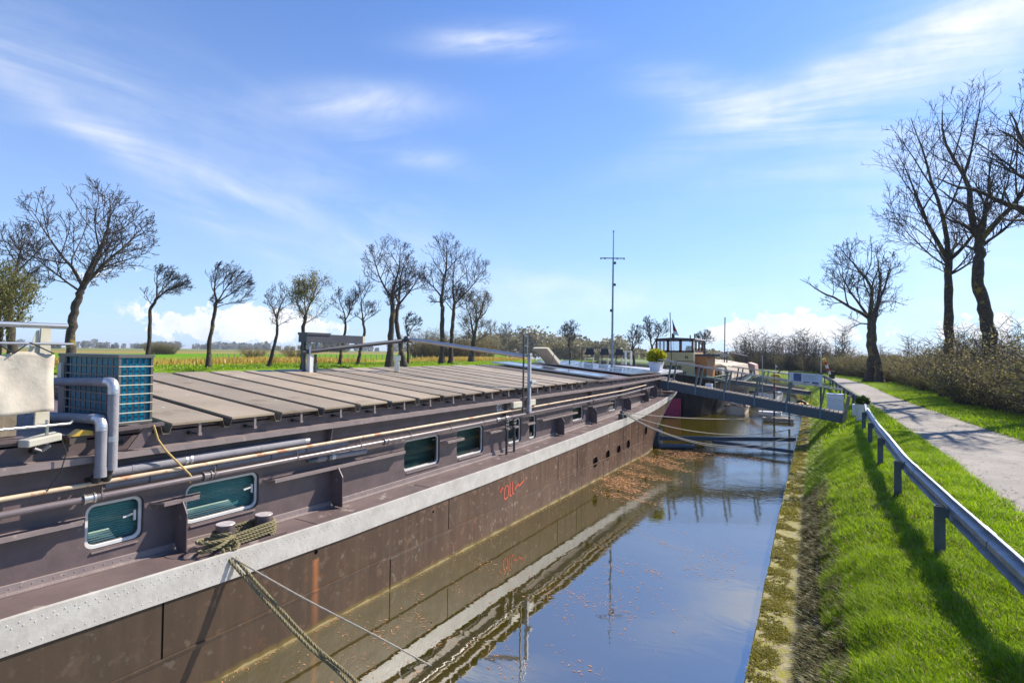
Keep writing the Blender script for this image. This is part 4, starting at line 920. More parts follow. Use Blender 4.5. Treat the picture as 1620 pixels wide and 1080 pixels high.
gangway('gangway', (-6.95, 25.7, 2.78), (.42, 25.7, 1.70), .9, .36, 6, 'steel gangway with plank deck sloping from the near barge to the grass bank')
gangway('gangway', (-6.2, 41.0, 2.25), (-1.2, 40.0, 1.70), .8, .22, 3, 'dark smaller gangway behind the info sign, serving the black moored boat', beam='steeldk')
g = MB(); g.bar((.42, 25.25, 1.3), (.62, 25.25, 2.45), .16, .12); o = g.build('wooden_post', 'wood', origin=(.42, 25.25, 1.3)); tag(o, 'weathered wooden post at the foot of the near gangway', 'post')
cab = thing('meter_cabinet', 'pale blue-white meter cabinet beside the gangway foot', 'cabinet', (.25, 27.2, 1.5))
g = MB(); g.box(-.15, .45, 26.9, 27.4, 1.5, 2.35); o = g.build('case', 'signwhite', cab); bevel(o, .02)
g = MB(); g.box(-.17, .47, 26.88, 27.42, 2.351, 2.39); g.build('lid', 'signwhite', cab)
g = MB(); g.box(.46, .475, 26.97, 27.33, 1.6, 2.28); g.build('door', 'signwhite', cab)
blk = MB(); blk.box(.78, 1.08, 26.8, 27.2, 1.5, 2.0); o = bevel(blk.build('concrete_block', 'signwhite', origin=(.93, 27, 1.5)), .03); tag(o, 'low white concrete block between cabinet and round planter', 'block')
def shrub_leaves(name, c, r, n, m, parent, size=.05, squash=.8):
    t = rng.random((n, 3)) * 2 - 1; t = t[np.linalg.norm(t, axis=1) < 1]; t = t / (np.linalg.norm(t, axis=1)[:, None] + .01) * (np.linalg.norm(t, axis=1)[:, None] ** .5)
    c = np.array(c) + t * np.array([r, r, r * squash]); n = len(c); d = t + rng.normal(0, .5, (n, 3)); d[:, 2] += .4; d /= np.linalg.norm(d, axis=1)[:, None]
    s_ = np.cross(d, rng.normal(0, 1, (n, 3))); s_ /= np.linalg.norm(s_, axis=1)[:, None]; L = size * (.6 + rng.random((n, 1)) * .8)
    V = np.stack([c - s_ * L * .28, c + s_ * L * .28, c + d * L + s_ * L * .1, c + d * L - s_ * L * .1], 1).reshape(-1, 3); F = np.arange(4 * n).reshape(n, 4)
    return npmesh(name, V, F, m, parent, np.repeat(rng.random(n), 4))
pl = thing('round_planter', 'round white planter with a small dark green plant beside the road', 'planter', (1.05, 24.9, 1.5))
g = MB(); g.lathe([(.19, 1.5), (.25, 2.15), (.26, 2.17), (.23, 2.17), (.22, 2.1)], (1.05, 24.9, 0), 24); g.build('pot', 'white', pl, smooth=True)
g = MB(); g.lathe([(.2, 2.10), (.19, 2.12)], (1.05, 24.9, 0), 16); g.build('soil', 'soil', pl)
shrub_leaves('foliage', (1.05, 24.9, 2.26), .2, 900, 'dleaf', pl, .09)
pl = thing('square_planter', 'tapered white planter with yellow-green shrub on the barge bow', 'planter', tuple(xat(1040, 586, -7.5)))
c = xat(1038, 586, -7.5); zt = 3.13
g = MB(); g.hexa([(c.x - .22, c.y - .22, zt), (c.x + .22, c.y - .22, zt), (c.x + .22, c.y + .22, zt), (c.x - .22, c.y + .22, zt), (c.x - .32, c.y - .32, zt + .50), (c.x + .32, c.y - .32, zt + .50), (c.x + .32, c.y + .32, zt + .50), (c.x - .32, c.y + .32, zt + .50)]); g.build('pot', 'signwhite', pl)
shrub_leaves('foliage', (c.x, c.y, zt + .74), .42, 3000, 'yleaf', pl, .11, .8)
shrub_leaves('inner_foliage', (c.x, c.y, zt + .62), .3, 900, 'dleaf', pl, .1)

# chairs on the terrace
def chair(loc):
    t = thing('terrace_chair', 'dark fabric-backed chair with pale legs on the barge terrace', 'chair', loc, 'dark chairs round the terrace table')
    x, y, z = loc; u = Vector((.86, .51, 0)); v = Vector((-.51, .86, 0)); o = Vector(loc)
    for a in (-.24, .24):
        for b in (-.2, .2):
            g = MB(); g.bar(o + u * a + v * b, o + u * a * .9 + v * b * .9 + Vector((0, 0, .45)), .035, .035); g.build('leg', 'cream', t)
        g = MB(); g.bar(o + u * a - v * .2 + Vector((0, 0, .45)), o + u * a - v * .26 + Vector((0, 0, .92)), .03, .03); g.build('back_post', 'cream', t)
    g = MB(); g.bar(o - v * .22 + Vector((0, 0, .46)), o + v * .22 + Vector((0, 0, .46)), .5, .03); g.build('seat', 'fabric', t)
    g = MB(); g.bar(o - u * .26 - v * .24 + Vector((0, 0, .73)), o + u * .26 - v * .24 + Vector((0, 0, .73)), .02, .36); g.build('backrest', 'fabric', t); return t
cp = [zat(x, 576.5, 3.36) for x in (932, 955, 978)]
c0 = chair(tuple(cp[0]))
c0['label'] = 'left dark fabric chair of the three on the barge terrace'
for q, lb in zip(cp[1:], ('middle dark fabric chair of the three on the barge terrace', 'right dark fabric chair of the three, next to the white stool')): o = copy_tree(c0); o.location = q; o['label'] = lb
tb = thing('terrace_table', 'long slim-topped dark table behind the dark terrace chairs', 'table', tuple(cp[1] + Vector((-.6, .9, 0))))
u = Vector((.86, .51, 0)); o_ = cp[1] + Vector((-.45, .75, 0)); g = MB(); g.bar(o_ - u * 1.25 + Vector((0, 0, .95)), o_ + u * 1.0 + Vector((0, 0, .95)), .8, .04); g.build('table_top', 'dkgrey', tb)
for a in (-1.15, .9):
    g = MB(); g.bar(o_ + u * a, o_ + u * a + Vector((0, 0, .93)), .05, .05); g.build('leg', 'dkgrey', tb)
st = thing('white_stool', 'tall white open-frame stool at the right end of the terrace chairs', 'stool', tuple(zat(994, 577, 3.36)))
o_ = zat(994, 577, 3.36); v = Vector((-.51, .86, 0)); 
for a in (-.16, .16):
    for b in (-.12, .12): g = MB(); g.bar(o_ + u * a + v * b, o_ + u * a + v * b + Vector((0, 0, .76)), .05, .05); g.build('leg', 'white', st)
g = MB(); g.bar(o_ - u * .19 + Vector((0, 0, .79)), o_ + u * .19 + Vector((0, 0, .79)), .32, .05); g.build('seat', 'white', st)

# ------------------------------------------------------------------ guardrail
gr = thing('guardrail', 'galvanised steel guardrail along the grass verge beside the road', 'guardrail', (1.3, 10, 1.5))
GX = [(2, 1.62), (6.5, 1.49), (8.7, 1.34), (12.3, 1.18), (17, 1.10), (23.0, 1.10)]
ysg = np.arange(2.0, 23.3, .35)
gxs = lambda y: interp(GX, y)
prof = [(-.02, -.155), (-.02, -.14), (.045, -.115), (.045, -.075), (-.03, -.03), (-.03, .03), (.045, .075), (.045, .115), (-.02, .14), (-.02, .155)]
V = []; zr = 2.05
for y in ysg:
    zc = zr + .012 * math.sin(y * .9)
    for sgn in (1,):
        for px_, pz_ in prof: V.append((gxs(y) + px_, y, zc + pz_))
k = len(prof); g = MB(); g.add(V, [(i * k + j, i * k + j + 1, (i + 1) * k + j + 1, (i + 1) * k + j) for i in range(len(ysg) - 1) for j in range(k - 1)])
o = g.build('rail_beam', 'steel', gr, smooth=True); s_ = o.modifiers.new('s', 'SOLIDIFY'); s_.thickness = .005
for y in (3.2, 5.6, 8.85, 12.2, 15.4, 18.7, 22.2):
    x = gxs(y) - .12; g = MB(); g.prism([(x - .06, y - .05), (x + .05, y - .05), (x + .05, y - .04), (x - .05, y - .04), (x - .05, y + .04), (x + .05, y + .04), (x + .05, y + .05), (x - .06, y + .05)], 'z', 1.2, 2.09); pst = g.build('post', 'steeldk', gr)
    g = MB(); g.box(x + .051, gxs(y) - .032, y - .04, y + .04, 1.95, 2.06); g.build('spacer', 'steeldk', pst)
    g = MB(); 
    for zz in (-.02, .03): g.dome((gxs(y) - .028, y, zr + zz), .018, (1, 0, 0), .8)
    g.build('bolt', 'steel', pst)
for y in (3.5, 7.4, 11.3, 15.2, 19.1):
    V = []
    for yy_ in (y, y + .32): V += [(gxs(yy_) + px_ + .007 * (1 if px_ > 0 else -1), yy_, zr + .012 * math.sin(yy_ * .9) + pz_ * 1.02) for px_, pz_ in prof]
    g = MB(); g.add(V, [(j, j + 1, k + j + 1, k + j) for j in range(k - 1)])
    for yy_ in (y + .06, y + .26):
        for zz in (-.095, .095): g.dome((gxs(yy_) - .04 + .09, yy_, zr + zz), .016, (1, 0, 0), .8); g.dome((gxs(yy_) + .03, yy_, zr + zz), .016, (-1, 0, 0), 1.2)
    o = g.build('lap_joint', 'steel', gr); s_ = o.modifiers.new('s', 'SOLIDIFY'); s_.thickness = .004
g = MB(); g.bar((1.1, 23.2, 1.9), (1.1, 24.0, 2.1), .06, .3); g.build('end_wing', 'steel', gr)
# further rail beyond the gangway
gr2 = thing('guardrail', 'dark far stretch of guardrail beyond the gangway and cabinet', 'guardrail', (.2, 40, 1.5))
g = MB(); yy = [30, 36, 42, 50, 58, 64]
for a, b in zip(yy, yy[1:]): g.bar((interp(RL, a) - .8, a, 2.05), (interp(RL, b) - .8, b, 2.05), .06, .28)
g.build('rail_beam', 'steeldk', gr2)
for y in (31, 34, 37, 40, 44, 48, 52, 58): g = MB(); g.bar((interp(RL, y) - .85, y, 1.5), (interp(RL, y) - .85, y, 2.15), .1, .1); g.build('post', 'steeldk', gr2)
# info sign
sg = thing('info_sign', 'white landscape information board with blue photographs beyond the gangway', 'sign', (-1.1, 33.5, 1.5))
a, b = dat(1249, 607, 30), dat(1301, 611, 30); ux = (b - a).normalized(); zt0 = Vector((0, 0, .66)); nn = Vector((ux.y, -ux.x, 0)).normalized()
g = MB(); g.hexa([a, b, b - nn * .04, a - nn * .04, a + zt0, b + zt0, b + zt0 - nn * .04, a + zt0 - nn * .04]); bd = g.build('board', 'signwhite', sg)
def decal(u0, u1, v0, v1, name='picture', m='signblue'):
    g = MB(); L = b - a; p = lambda u, v: a + L * u + zt0 * v + nn * .004; g.add([p(u0, v0), p(u1, v0), p(u1, v1), p(u0, v1)], [(0, 1, 2, 3)]); g.build(name, m, bd)
decal(.12, .36, .28, .94); decal(.42, .62, .02, .30); decal(.68, .88, .02, .32)
M['textgrey'] = mat('print_grey', (.40, .42, .55), (.36, .38, .5), 10, .6)
for k in range(6): decal(.40, .86 - .05 * (k % 3), .84 - k * .08, .87 - k * .08, 'text_line', 'textgrey')
g = MB()
for t in (.02, .98): p = a.lerp(b, t); g.bar(Vector((p.x, p.y, .1)) - nn * .08, Vector((p.x, p.y, p.z + .75)) - nn * .08, .10, .10)
g.build('posts', 'dkgrey', sg); g = MB(); g.bar(a + zt0 * 1.06 - nn * .04, b + zt0 * 1.06 - nn * .04, .14, .05); g.build('top_rail', 'dkgrey', sg)
# windsock-like ribbon pole
wp = thing('ribbon_pole', 'thin pole with yellow, red and white ribbon bunting beside the road', 'pole', tuple(dat(1313, 600, 40)))
pb = dat(1314, 605, 34); pt = dat(1299, 560, 34); pm = dat(1299, 596, 34)
g = MB(); g.tube([(pm.x, pm.y, 1.4), (pt.x, pt.y, pt.z + .3)], .03, 6); g.build('pole', 'cream', wp)
cols = ['yellow', 'red', 'white', 'red', 'white']; p0 = dat(1303, 567, 34); p1 = dat(1313, 592, 34)
for k, cmat in enumerate(cols):
    g = MB(); q0, q1 = p0.lerp(p1, k / 5), p0.lerp(p1, (k + 1) / 5); g.tube([q0, q1], [.10 - .008 * k, .09 - .008 * k], 8); g.build('ribbon', cmat, wp)
bn = thing('litter_bin', 'small black litter bin at the far roadside', 'bin', tuple(zat(1316, 603, 1.55)))
q = zat(1316, 603, 1.55); g = MB(); g.box(q.x - .25, q.x + .25, q.y - .2, q.y + .2, 1.8, 2.55); o = g.build('bin_body', 'black', bn); bevel(o, .04); g = MB(); g.tube([(q.x, q.y, 1.5), (q.x, q.y, 1.8)], .05, 6); g.build('stand', 'black', bn)
# lifebuoy post over the water
lb_ = thing('lifebuoy_post', 'red and black mooring pole carrying a coiled orange-yellow hose ring', 'mooring pole', tuple(dat(1225, 652, 31)))
q = dat(1225, 598, 31); g = MB(); g.tube([(q.x, q.y, .0), (q.x, q.y, q.z + .3)], .05, 8); g.build('pole', 'dkgrey', lb_)
g = MB(); g.tube([(q.x, q.y, 2.0), (q.x, q.y, 2.2)], .058, 8); g.build('red_band', 'red', lb_)
g = MB()
for k in range(4):
    g.tube([q + R_ * (.19 + .02 * k) * math.cos(t) + Vector((0, 0, (.20 + .01 * k) * math.sin(t))) + Vector((.03 * k, -.03 * k, 0)) for t in np.linspace(0, 2 * math.pi, 17)], .045, 6, False)
g.build('hose_coil', 'yellow', lb_, smooth=True)
g = MB(); a2 = dat(1226, 594, 31); b2 = dat(1245, 576, 31); g.bar(a2, b2, .06, .05); g.build('boathook', 'black', lb_)
g = MB(); a3 = dat(1227, 580, 31); g.tube([a3 - Vector((0, 0, .4)), a3 + Vector((0, 0, .15))], .012, 5); g.add([a3, a3 + R_ * .14 - Vector((0, 0, .05)), a3 + Vector((0, 0, .15))], [(0, 1, 2)]); g.build('pennant', 'white', lb_)
q = dat(1206, 612, 32); g = MB(); g.tube([(q.x, q.y, 0), (q.x, q.y, 4.0)], .03, 6); o = g.build('flagstaff', 'alurail', origin=(q.x, q.y, 0)); tag(o, 'thin pale grey staff rising from the water left of the hose ring', 'pole')
# small yellow raft with dark tyre
q = zat(1283, 640, .35)
yr = thing('yellow_raft', 'small yellow-orange work raft by the quay under the information board', 'raft', (q.x, q.y, 0))
g = MB(); g.hexa([(q.x - .7, q.y - .6, -.05), (q.x + .6, q.y - .6, -.05), (q.x + .6, q.y + .8, -.05), (q.x - .7, q.y + .8, -.05), (q.x - .85, q.y - .75, .42), (q.x + .75, q.y - .75, .42), (q.x + .75, q.y + 1, .42), (q.x - .85, q.y + 1, .42)]); o = g.build('float_body', 'yellow', yr)
for dx_ in (-.6, 0, .5): g = MB(); g.bar((q.x + dx_, q.y - .5, .42), (q.x + dx_ * 1.1, q.y - .5, .95), .06, .06); g.build('upright', 'yellow', yr)
g = MB(); g.tube([(q.x - .62 + .3 * math.cos(t), q.y - .8, .35 + .3 * math.sin(t)) for t in np.linspace(0, 2 * math.pi, 15)], .10, 8, False); g.build('tyre_fender', 'black', yr)

# ------------------------------------------------------------------ second boat (cream wheelhouse)
def boat_hull(cx, hw, y0, L, zd0, zd1, name, m, par, bowfrac=.2, band=None):
    st_ = []
    for t in np.linspace(0, 1, 30):
        if t < .12: w_ = hw * math.sqrt(max(0.02, 1 - ((.12 - t) / .12) ** 2 * .9))
        elif t > 1 - bowfrac: w_ = hw * math.sqrt(max(.003, 1 - ((t - 1 + bowfrac) / bowfrac) ** 2))
        else: w_ = hw
        zt_ = zd0 + (zd1 - zd0) * (2 * t - 1) ** 2 if t > .3 else zd0 + (zd1 - zd0) * ((.5 - t) * 2) ** 2 * .8; st_.append((y0 + t * L, w_, zt_))
    V = []; F = []
    for y, w_, zt_ in st_:
        V += [(cx - w_ * .82, y, -.4), (cx - w_, y, zt_ * .6), (cx - w_ * 1.03, y, zt_), (cx + w_ * 1.03, y, zt_), (cx + w_, y, zt_ * .6), (cx + w_ * .82, y, -.4)]
    for i in range(29):
        for j in range(5): F.append((6 * i + j, 6 * i + j + 1, 6 * i + j + 7, 6 * i + j + 6))
    F.append((0, 1, 2, 3, 4, 5)); g = MB(); g.add(V, F); g.build(name, m, par)
    if band:
        for sg_ in (-1, 1): g = MB(); g.tube([(cx + sg_ * w_ * 1.04, y, zt_ + .02) for y, w_, zt_ in st_], .07, 6); g.build('gunwale', band, par)
    return st_
b2_ = thing('tugboat', 'black-hulled boat with cream wheelhouse, maroon window band and green gunwale moored ahead', 'boat', (-9, 45, 0))
boat_hull(-9.0, 2.55, 36.0, 24, 1.75, 2.9, 'hull', 'blackhull', b2_, .22, 'green')
g = MB(); g.box(-9.35, -8.35, 35.4, 35.6, -.3, 1.15); g.build('rudder', 'magenta', b2_)
Yw = 37.2; wl, wr = yat(1037, 560, Yw).x, yat(1097, 560, Yw).x; zs = yat(1070, 557, Yw).z; zr_ = yat(1070, 537, Yw).z
g = MB(); g.box(wl, wr, Yw, Yw + 3.2, 1.7, zs); ws = g.build('wheelhouse', 'boatcream', b2_)
g = MB(); g.box(wl - .01, wr + .01, Yw - .01, Yw + .10, zs, zs + .12); g.box(wl - .01, wr + .01, Yw - .01, Yw + .10, zr_ - .12, zr_)
for t in (0, .30, .63, .95): x = wl + (wr - wl) * t; g.box(x, x + .11 + .06 * (0 < t < .9), Yw - .01, Yw + .10, zs, zr_)
g.box(wr - .09, wr + .01, Yw + .10, Yw + 3.2, zs, zs + .12); g.box(wr - .09, wr + .01, Yw + .10, Yw + 3.2, zr_ - .12, zr_)
for yy_ in (.9, 1.9, 3.0): g.box(wr - .09, wr + .01, Yw + yy_, Yw + yy_ + .14, zs, zr_); g.box(wl, wl + .1, Yw + yy_, Yw + yy_ + .14, zs, zr_)
g.box(wl, wl + .1, Yw + .1, Yw + 3.2, zs, zs + .1); g.box(wl, wr, Yw + 3.1, Yw + 3.2, zs, zs + .1); g.build('window_band', 'maroon', ws)
M['bglass'] = glass_mat('boat_window_glass', (.75, .82, .9), .15)
g = MB(); g.box(wl + .05, wr - .05, Yw + .03, Yw + .04, zs + .12, zr_ - .12); g.build('window_glass', 'bglass', ws)
g = MB(); g.prism([(wl - .12, zr_), (wr + .18, zr_), (wr + .1, zr_ + .07), ((wl + wr) / 2, zr_ + .14), (wl - .05, zr_ + .07)], 'y', Yw - .15, Yw + 3.4); g.build('roof', 'dkgrey', ws)
g = MB(); g.lathe([(.25, zs - .1), (.28, zs + .25), (.2, zs + .45)], (wl + (wr - wl) * .78, Yw + 1.4, 0), 12); g.build('seat_cover', 'green', ws)
g = MB(); g.box(wr + .02, wr + .07, Yw, Yw + .06, 1.9, zr_); g.build('corner_post', 'cream', ws)
g = MB(); g.box(wl, wr, Yw - .012, Yw - .002, zs - .62, zs - .58); g.build('trim_line', 'maroon', ws)
text_mesh('lettering', 'N', .26, 'black', b2_, (wr - .55, Yw - .01, zs - .42), (1, 0, 0), (0, 0, 1), .002, .01)
text_mesh('lettering', '02308070', .33, 'black', b2_, (wl + .85 * 0 + .45, Yw - .02, zs - 1.15), (1, 0, 0), (0, 0, 1), .002, .012)
text_mesh('lettering', 'AMSTERDAM', .29, 'black', b2_, (wl + .42, Yw - .02, zs - 1.50), (1, 0, 0), (0, 0, 1), .002, .012)
g = MB(); g.box(wr + .0, wr + .75, Yw + .6, Yw + 3.6, 1.7, zs - .25); g.build('side_cabin', 'orange', b2_)
g = MB(); g.box(wr - .1, wr + 1.6, Yw + .5, Yw + 4, zs - .24, zs - .10); g.build('side_cabin_roof', 'dkgrey', b2_)
q = yat(1104, 588, Yw + .3); g = MB(); g.tube([(q.x + .34 * math.cos(t), Yw + .30, q.z + .34 * math.sin(t)) for t in np.linspace(0, 2 * math.pi, 21)], .085, 8, False); g.build('lifebuoy', 'red', b2_, smooth=True)
q0, q1 = yat(1113, 580, 42), yat(1133, 603, 42)
g = MB(); g.box(q0.x, q1.x - .3, 42, 43.5, 1.8, q0.z); wc = g.build('white_cabin', 'signwhite', b2_)
g = MB(); g.box(q1.x - .29, q1.x + .35, 42.2, 43.4, 1.8, q0.z - .1); g.build('white_door', 'white', b2_)
for dx_ in (.0, .22): g = MB(); g.box(q1.x - .15 + dx_, q1.x - .03 + dx_, 42.18, 42.199, 2.1, q0.z - .3); g.build('door_pane', 'black', wc)
q0, q1 = yat(1111, 561, 41.5), yat(1131, 570, 41.5)
g = MB(); g.hexa([(q0.x - .6, 41, q0.z - .3), (q1.x, 41, q1.z - .35), (q1.x, 44, q1.z - .35), (q0.x - .6, 44, q0.z - .3), (q0.x - .6, 41, q0.z - .2), (q1.x, 41, q1.z - .25), (q1.x, 44, q1.z - .25), (q0.x - .6, 44, q0.z - .2)]); g.build('awning', 'tan', b2_)
# hold with ridged tarpaulin
V = []; yy_ = np.linspace(44.5, 57, 14)
for i, y in enumerate(yy_):
    s_ = .03 * math.sin(i * 2.1); V += [(-11.2, y, 2.2), (-11.0, y, 3.15 + s_), (-9.0, y, 3.75 + s_ - .02 * i), (-7.0, y, 3.15 + s_), (-6.75, y, 2.2)]
g = MB(); g.add(V, [(5 * i + j, 5 * i + j + 1, 5 * i + j + 6, 5 * i + j + 5) for i in range(13) for j in range(4)] + [(0, 1, 2, 3, 4)]); g.build('hold_cover', 'tan', b2_, smooth=True)
for k in range(3): pipe('cover_batten', [(-6.9 - .1 * k, 44.5, 2.5 + .3 * k), (-6.9 - .1 * k, 57, 2.5 + .3 * k - .05)], .06, 'wood', b2_, 6)
g = MB(); g.prism([(-7.8, 1.9), (-6.3, 1.9), (-6.4, 3.1), (-7.0, 3.3)], 'y', 57.2, 60); g.build('bow_locker', 'pink', b2_)
pf = [dat(1130, 561, 44), dat(1150, 556, 47), dat(1182, 563, 54)]
for k_ in range(2): pipe('awning_rail', pf[k_:k_ + 2], .05, 'dkgrey', b2_, 6)
pipe('awning_post', [pf[2], Vector((pf[2].x, pf[2].y, 2.2))], .06, 'dkgrey', b2_, 6); pipe('awning_post', [pf[1], Vector((pf[1].x, pf[1].y, 2.6))], .06, 'dkgrey', b2_, 6)
m0 = dat(1146, 575, 46); pipe('signal_mast', [(m0.x, m0.y, 2.5), tuple(dat(1147, 502, 46))], .045, 'dkgrey', b2_, 6)
m0 = dat(1115, 560, 42); mt = dat(1114, 540, 42); pipe('antenna_mast', [m0, mt], .09, 'dkgrey', b2_, 6); pipe('antenna_yard', [dat(1100, 539, 42), dat(1127, 540, 42)], .03, 'dkgrey', b2_, 5)
for px_, py_ in ((1092, 530), (1099, 528), (1102, 535)): pipe('deck_lamp', [dat(px_, 541, 41), dat(px_, py_, 41)], .05, 'dkgrey', b2_, 6)
rc = random.Random(12)
for k in range(16):
    x, y = -6.75 - rc.random() * .5, 36.6 + rc.random() * 7.5; h = rc.uniform(.2, .55); g = MB()
    if k % 3 == 0: g.lathe([(.14, 1.8), (.19, 1.8 + h), (.16, 1.8 + h)], (x, y, 0), 10); g.build('flower_pot', ('orange', 'white', 'green')[k % 2], b2_); shrub_leaves('pot_plant', (x, y, 1.9 + h + .12), .22, 120, 'dleaf', b2_, .1)
    elif k % 3 == 1: g.box(x - .2, x + .2, y - .2, y + .2, 1.78, 1.8 + h); g.build('deck_box', ('wood', 'signwhite', 'maroon', 'steeldk')[k % 4], b2_)
    else: g.tube([(x + .22 * math.cos(t), y + .22 * math.sin(t), 1.82 + .012 * t) for t in np.linspace(0, 19, 50)], .03, 5); g.build('rope_coil', 'ropeg', b2_)
for k in range(9): pipe('rail_stanchion', [(-6.5, 36.9 + k * 1.7, 1.8), (-6.5, 36.9 + k * 1.7, 2.6)], .022, 'alurail', b2_, 5)
pipe('deck_rail', [(-6.5, 36.9 + k * 1.7, 2.6) for k in range(9)], .022, 'alurail', b2_, 5); pipe('deck_rail', [(-6.5, 36.9 + k * 1.7, 2.22) for k in range(9)], .015, 'alurail', b2_, 5)
# funnel / flag
q = yat(1065, 537, Yw + .5); g = MB(); g.tube([(q.x, Yw + .5, zr_), (q.x, Yw + .5, zr_ + .45)], .1, 8); g.build('funnel', 'black', b2_)
fs = thing('flag', 'red and white flag hanging limp on a dark staff above the cream wheelhouse', 'flag', (q.x - .2, Yw - .3, 3))
f0, f1 = yat(1060, 494, Yw - .3), yat(1066, 530, Yw - .3)
pipe('staff', [(f1.x - .1, Yw - .3, 2.2), tuple(f0)], .03, 'dkgrey', fs, 6)
V = []
for i in range(9):
    t = i / 8
    for j in range(5): s_ = j / 4; V.append((f0.x + .12 + t * .12 + s_ * (.06 + .30 * t), Yw - .3 + .06 * math.sin(s_ * 9 + t * 5), f0.z - .45 - t * 1.05 - s_ * .1))
g = MB(); F = [(5 * i + j, 5 * i + j + 1, 5 * i + j + 6, 5 * i + j + 5) for i in range(8) for j in range(4)]
g.add(V, F); g.mi = [(0 if 2 <= k // 4 <= 5 else 1 if k // 4 > 5 else 2) for k in range(32)]; g.build('cloth', 'red', fs, mats=['red', 'signwhite', 'steeldk'])
# third boat: brown decked dinghy + light flat pontoon behind
b3 = thing('wooden_dinghy', 'small beige and brown open boat moored on the water under the gangway', 'boat', (-5.0, 41, 0))
q = zat(1160, 652, 0); q2 = zat(1178, 652, 0)
st3 = boat_hull(q.x + .3, .62, 38.6, 3.8, .42, .62, 'hull', 'tan', b3, .35, 'wood')
g = MB(); g.prism([(q.x - .25, .44), (q.x + .85, .44), (q.x + .65, .70), (q.x - .05, .70)], 'y', 39.2, 41.6); g.build('foredeck', 'wood', b3)
g = MB(); g.bar(dat(1152, 633, 40), dat(1232, 643, 33), .5, .06); o = g.build('loading_plank', 'red', origin=tuple(dat(1152, 633, 38))); tag(o, 'long dark red plank reaching from the dinghy toward the quay', 'plank')
b4 = thing('cabin_cruiser', 'low white boat with grey cabin lying behind the far gangway', 'boat', (-5, 50, 0))
boat_hull(-4.6, 1.0, 46, 9, .9, 1.2, 'hull', 'white', b4, .3, 'dkgrey'); g = MB(); g.prism([(-5.3, .95), (-3.9, .95), (-4.1, 1.55), (-5.1, 1.55)], 'y', 48, 51.5); g.build('cabin', 'dkgrey', b4)
g = MB(); g.box(-3.6, -1.9, 36.0, 36.8, .05, .24); o = bevel(g.build('pontoon', 'wood', origin=(-3.2, 34, .1)), .03); tag(o, 'weathered grey timber pontoon floating behind the near gangway', 'pontoon')
g = MB(); g.box(-4.2, -2.8, 39.5, 40.2, .05, .26); o = bevel(g.build('pontoon', 'white', origin=(-3.6, 37, .1)), .03); tag(o, 'white-topped flat pontoon behind the timber one', 'pontoon')

# ------------------------------------------------------------------ trees
def colonize(env, trunk, step, kill, seed, infl=None, wind=None, up=.0, nat=900, maxit=160):
    """space colonisation: env(n, rng) -> points; trunk: list of points"""
    r = np.random.default_rng(seed); A = env(nat, r)
    nodes = []; par = []
    for a, b in zip(trunk, trunk[1:]):
        a = np.array(a, float); b = np.array(b, float); k = max(1, int(np.linalg.norm(b - a) / step))
        for i in range(k): nodes.append(a + (b - a) * i / k); par.append(len(nodes) - 2)
    nodes.append(np.array(trunk[-1], float)); par.append(len(nodes) - 2); par[0] = -1
    infl = infl or 1e9
    P = np.array(nodes); dist = np.full(len(A), 1e9); near = np.zeros(len(A), int)
    # only upper part of the trunk grows
    s0 = max(0, len(P) - max(2, int(len(P) * .34)))
    def upd(i0):
        nonlocal dist, near
        d = np.linalg.norm(A[:, None, :] - P[None, i0:, :], axis=2); j = d.argmin(1); dm = d[np.arange(len(A)), j]; b_ = dm < dist; dist = np.where(b_, dm, dist); near = np.where(b_, j + i0, near)
    upd(s0)
    cnt = np.zeros(len(P), int)
    for it in range(maxit):
        if len(A) == 0: break
        m_ = dist < infl
        if not m_.any(): break
        idx = near[m_]; dv = A[m_] - P[idx]; dv /= np.linalg.norm(dv, axis=1)[:, None] + 1e-9
        S = np.zeros((len(P), 3)); np.add.at(S, idx, dv); u_ = np.unique(idx)
        S = S[u_]; S /= np.linalg.norm(S, axis=1)[:, None] + 1e-9; S = S + r.normal(0, .34, S.shape); S[:, 2] += up + .22
        if wind is not None: S += np.array(wind)
        S /= np.linalg.norm(S, axis=1)[:, None] + 1e-9
        N0 = P[u_] + S * step; keep = cnt[u_] < 4; cnt[u_] += 1; N0 = N0[keep]; pu = u_[keep]
        if len(N0) == 0: break
        i0 = len(P); P = np.vstack([P, N0]); cnt = np.concatenate([cnt, np.zeros(len(N0), int)]); par += list(pu)
        upd(i0); al = dist > kill; A = A[al]; dist = dist[al]; near = near[al]
    return P, np.array(par)
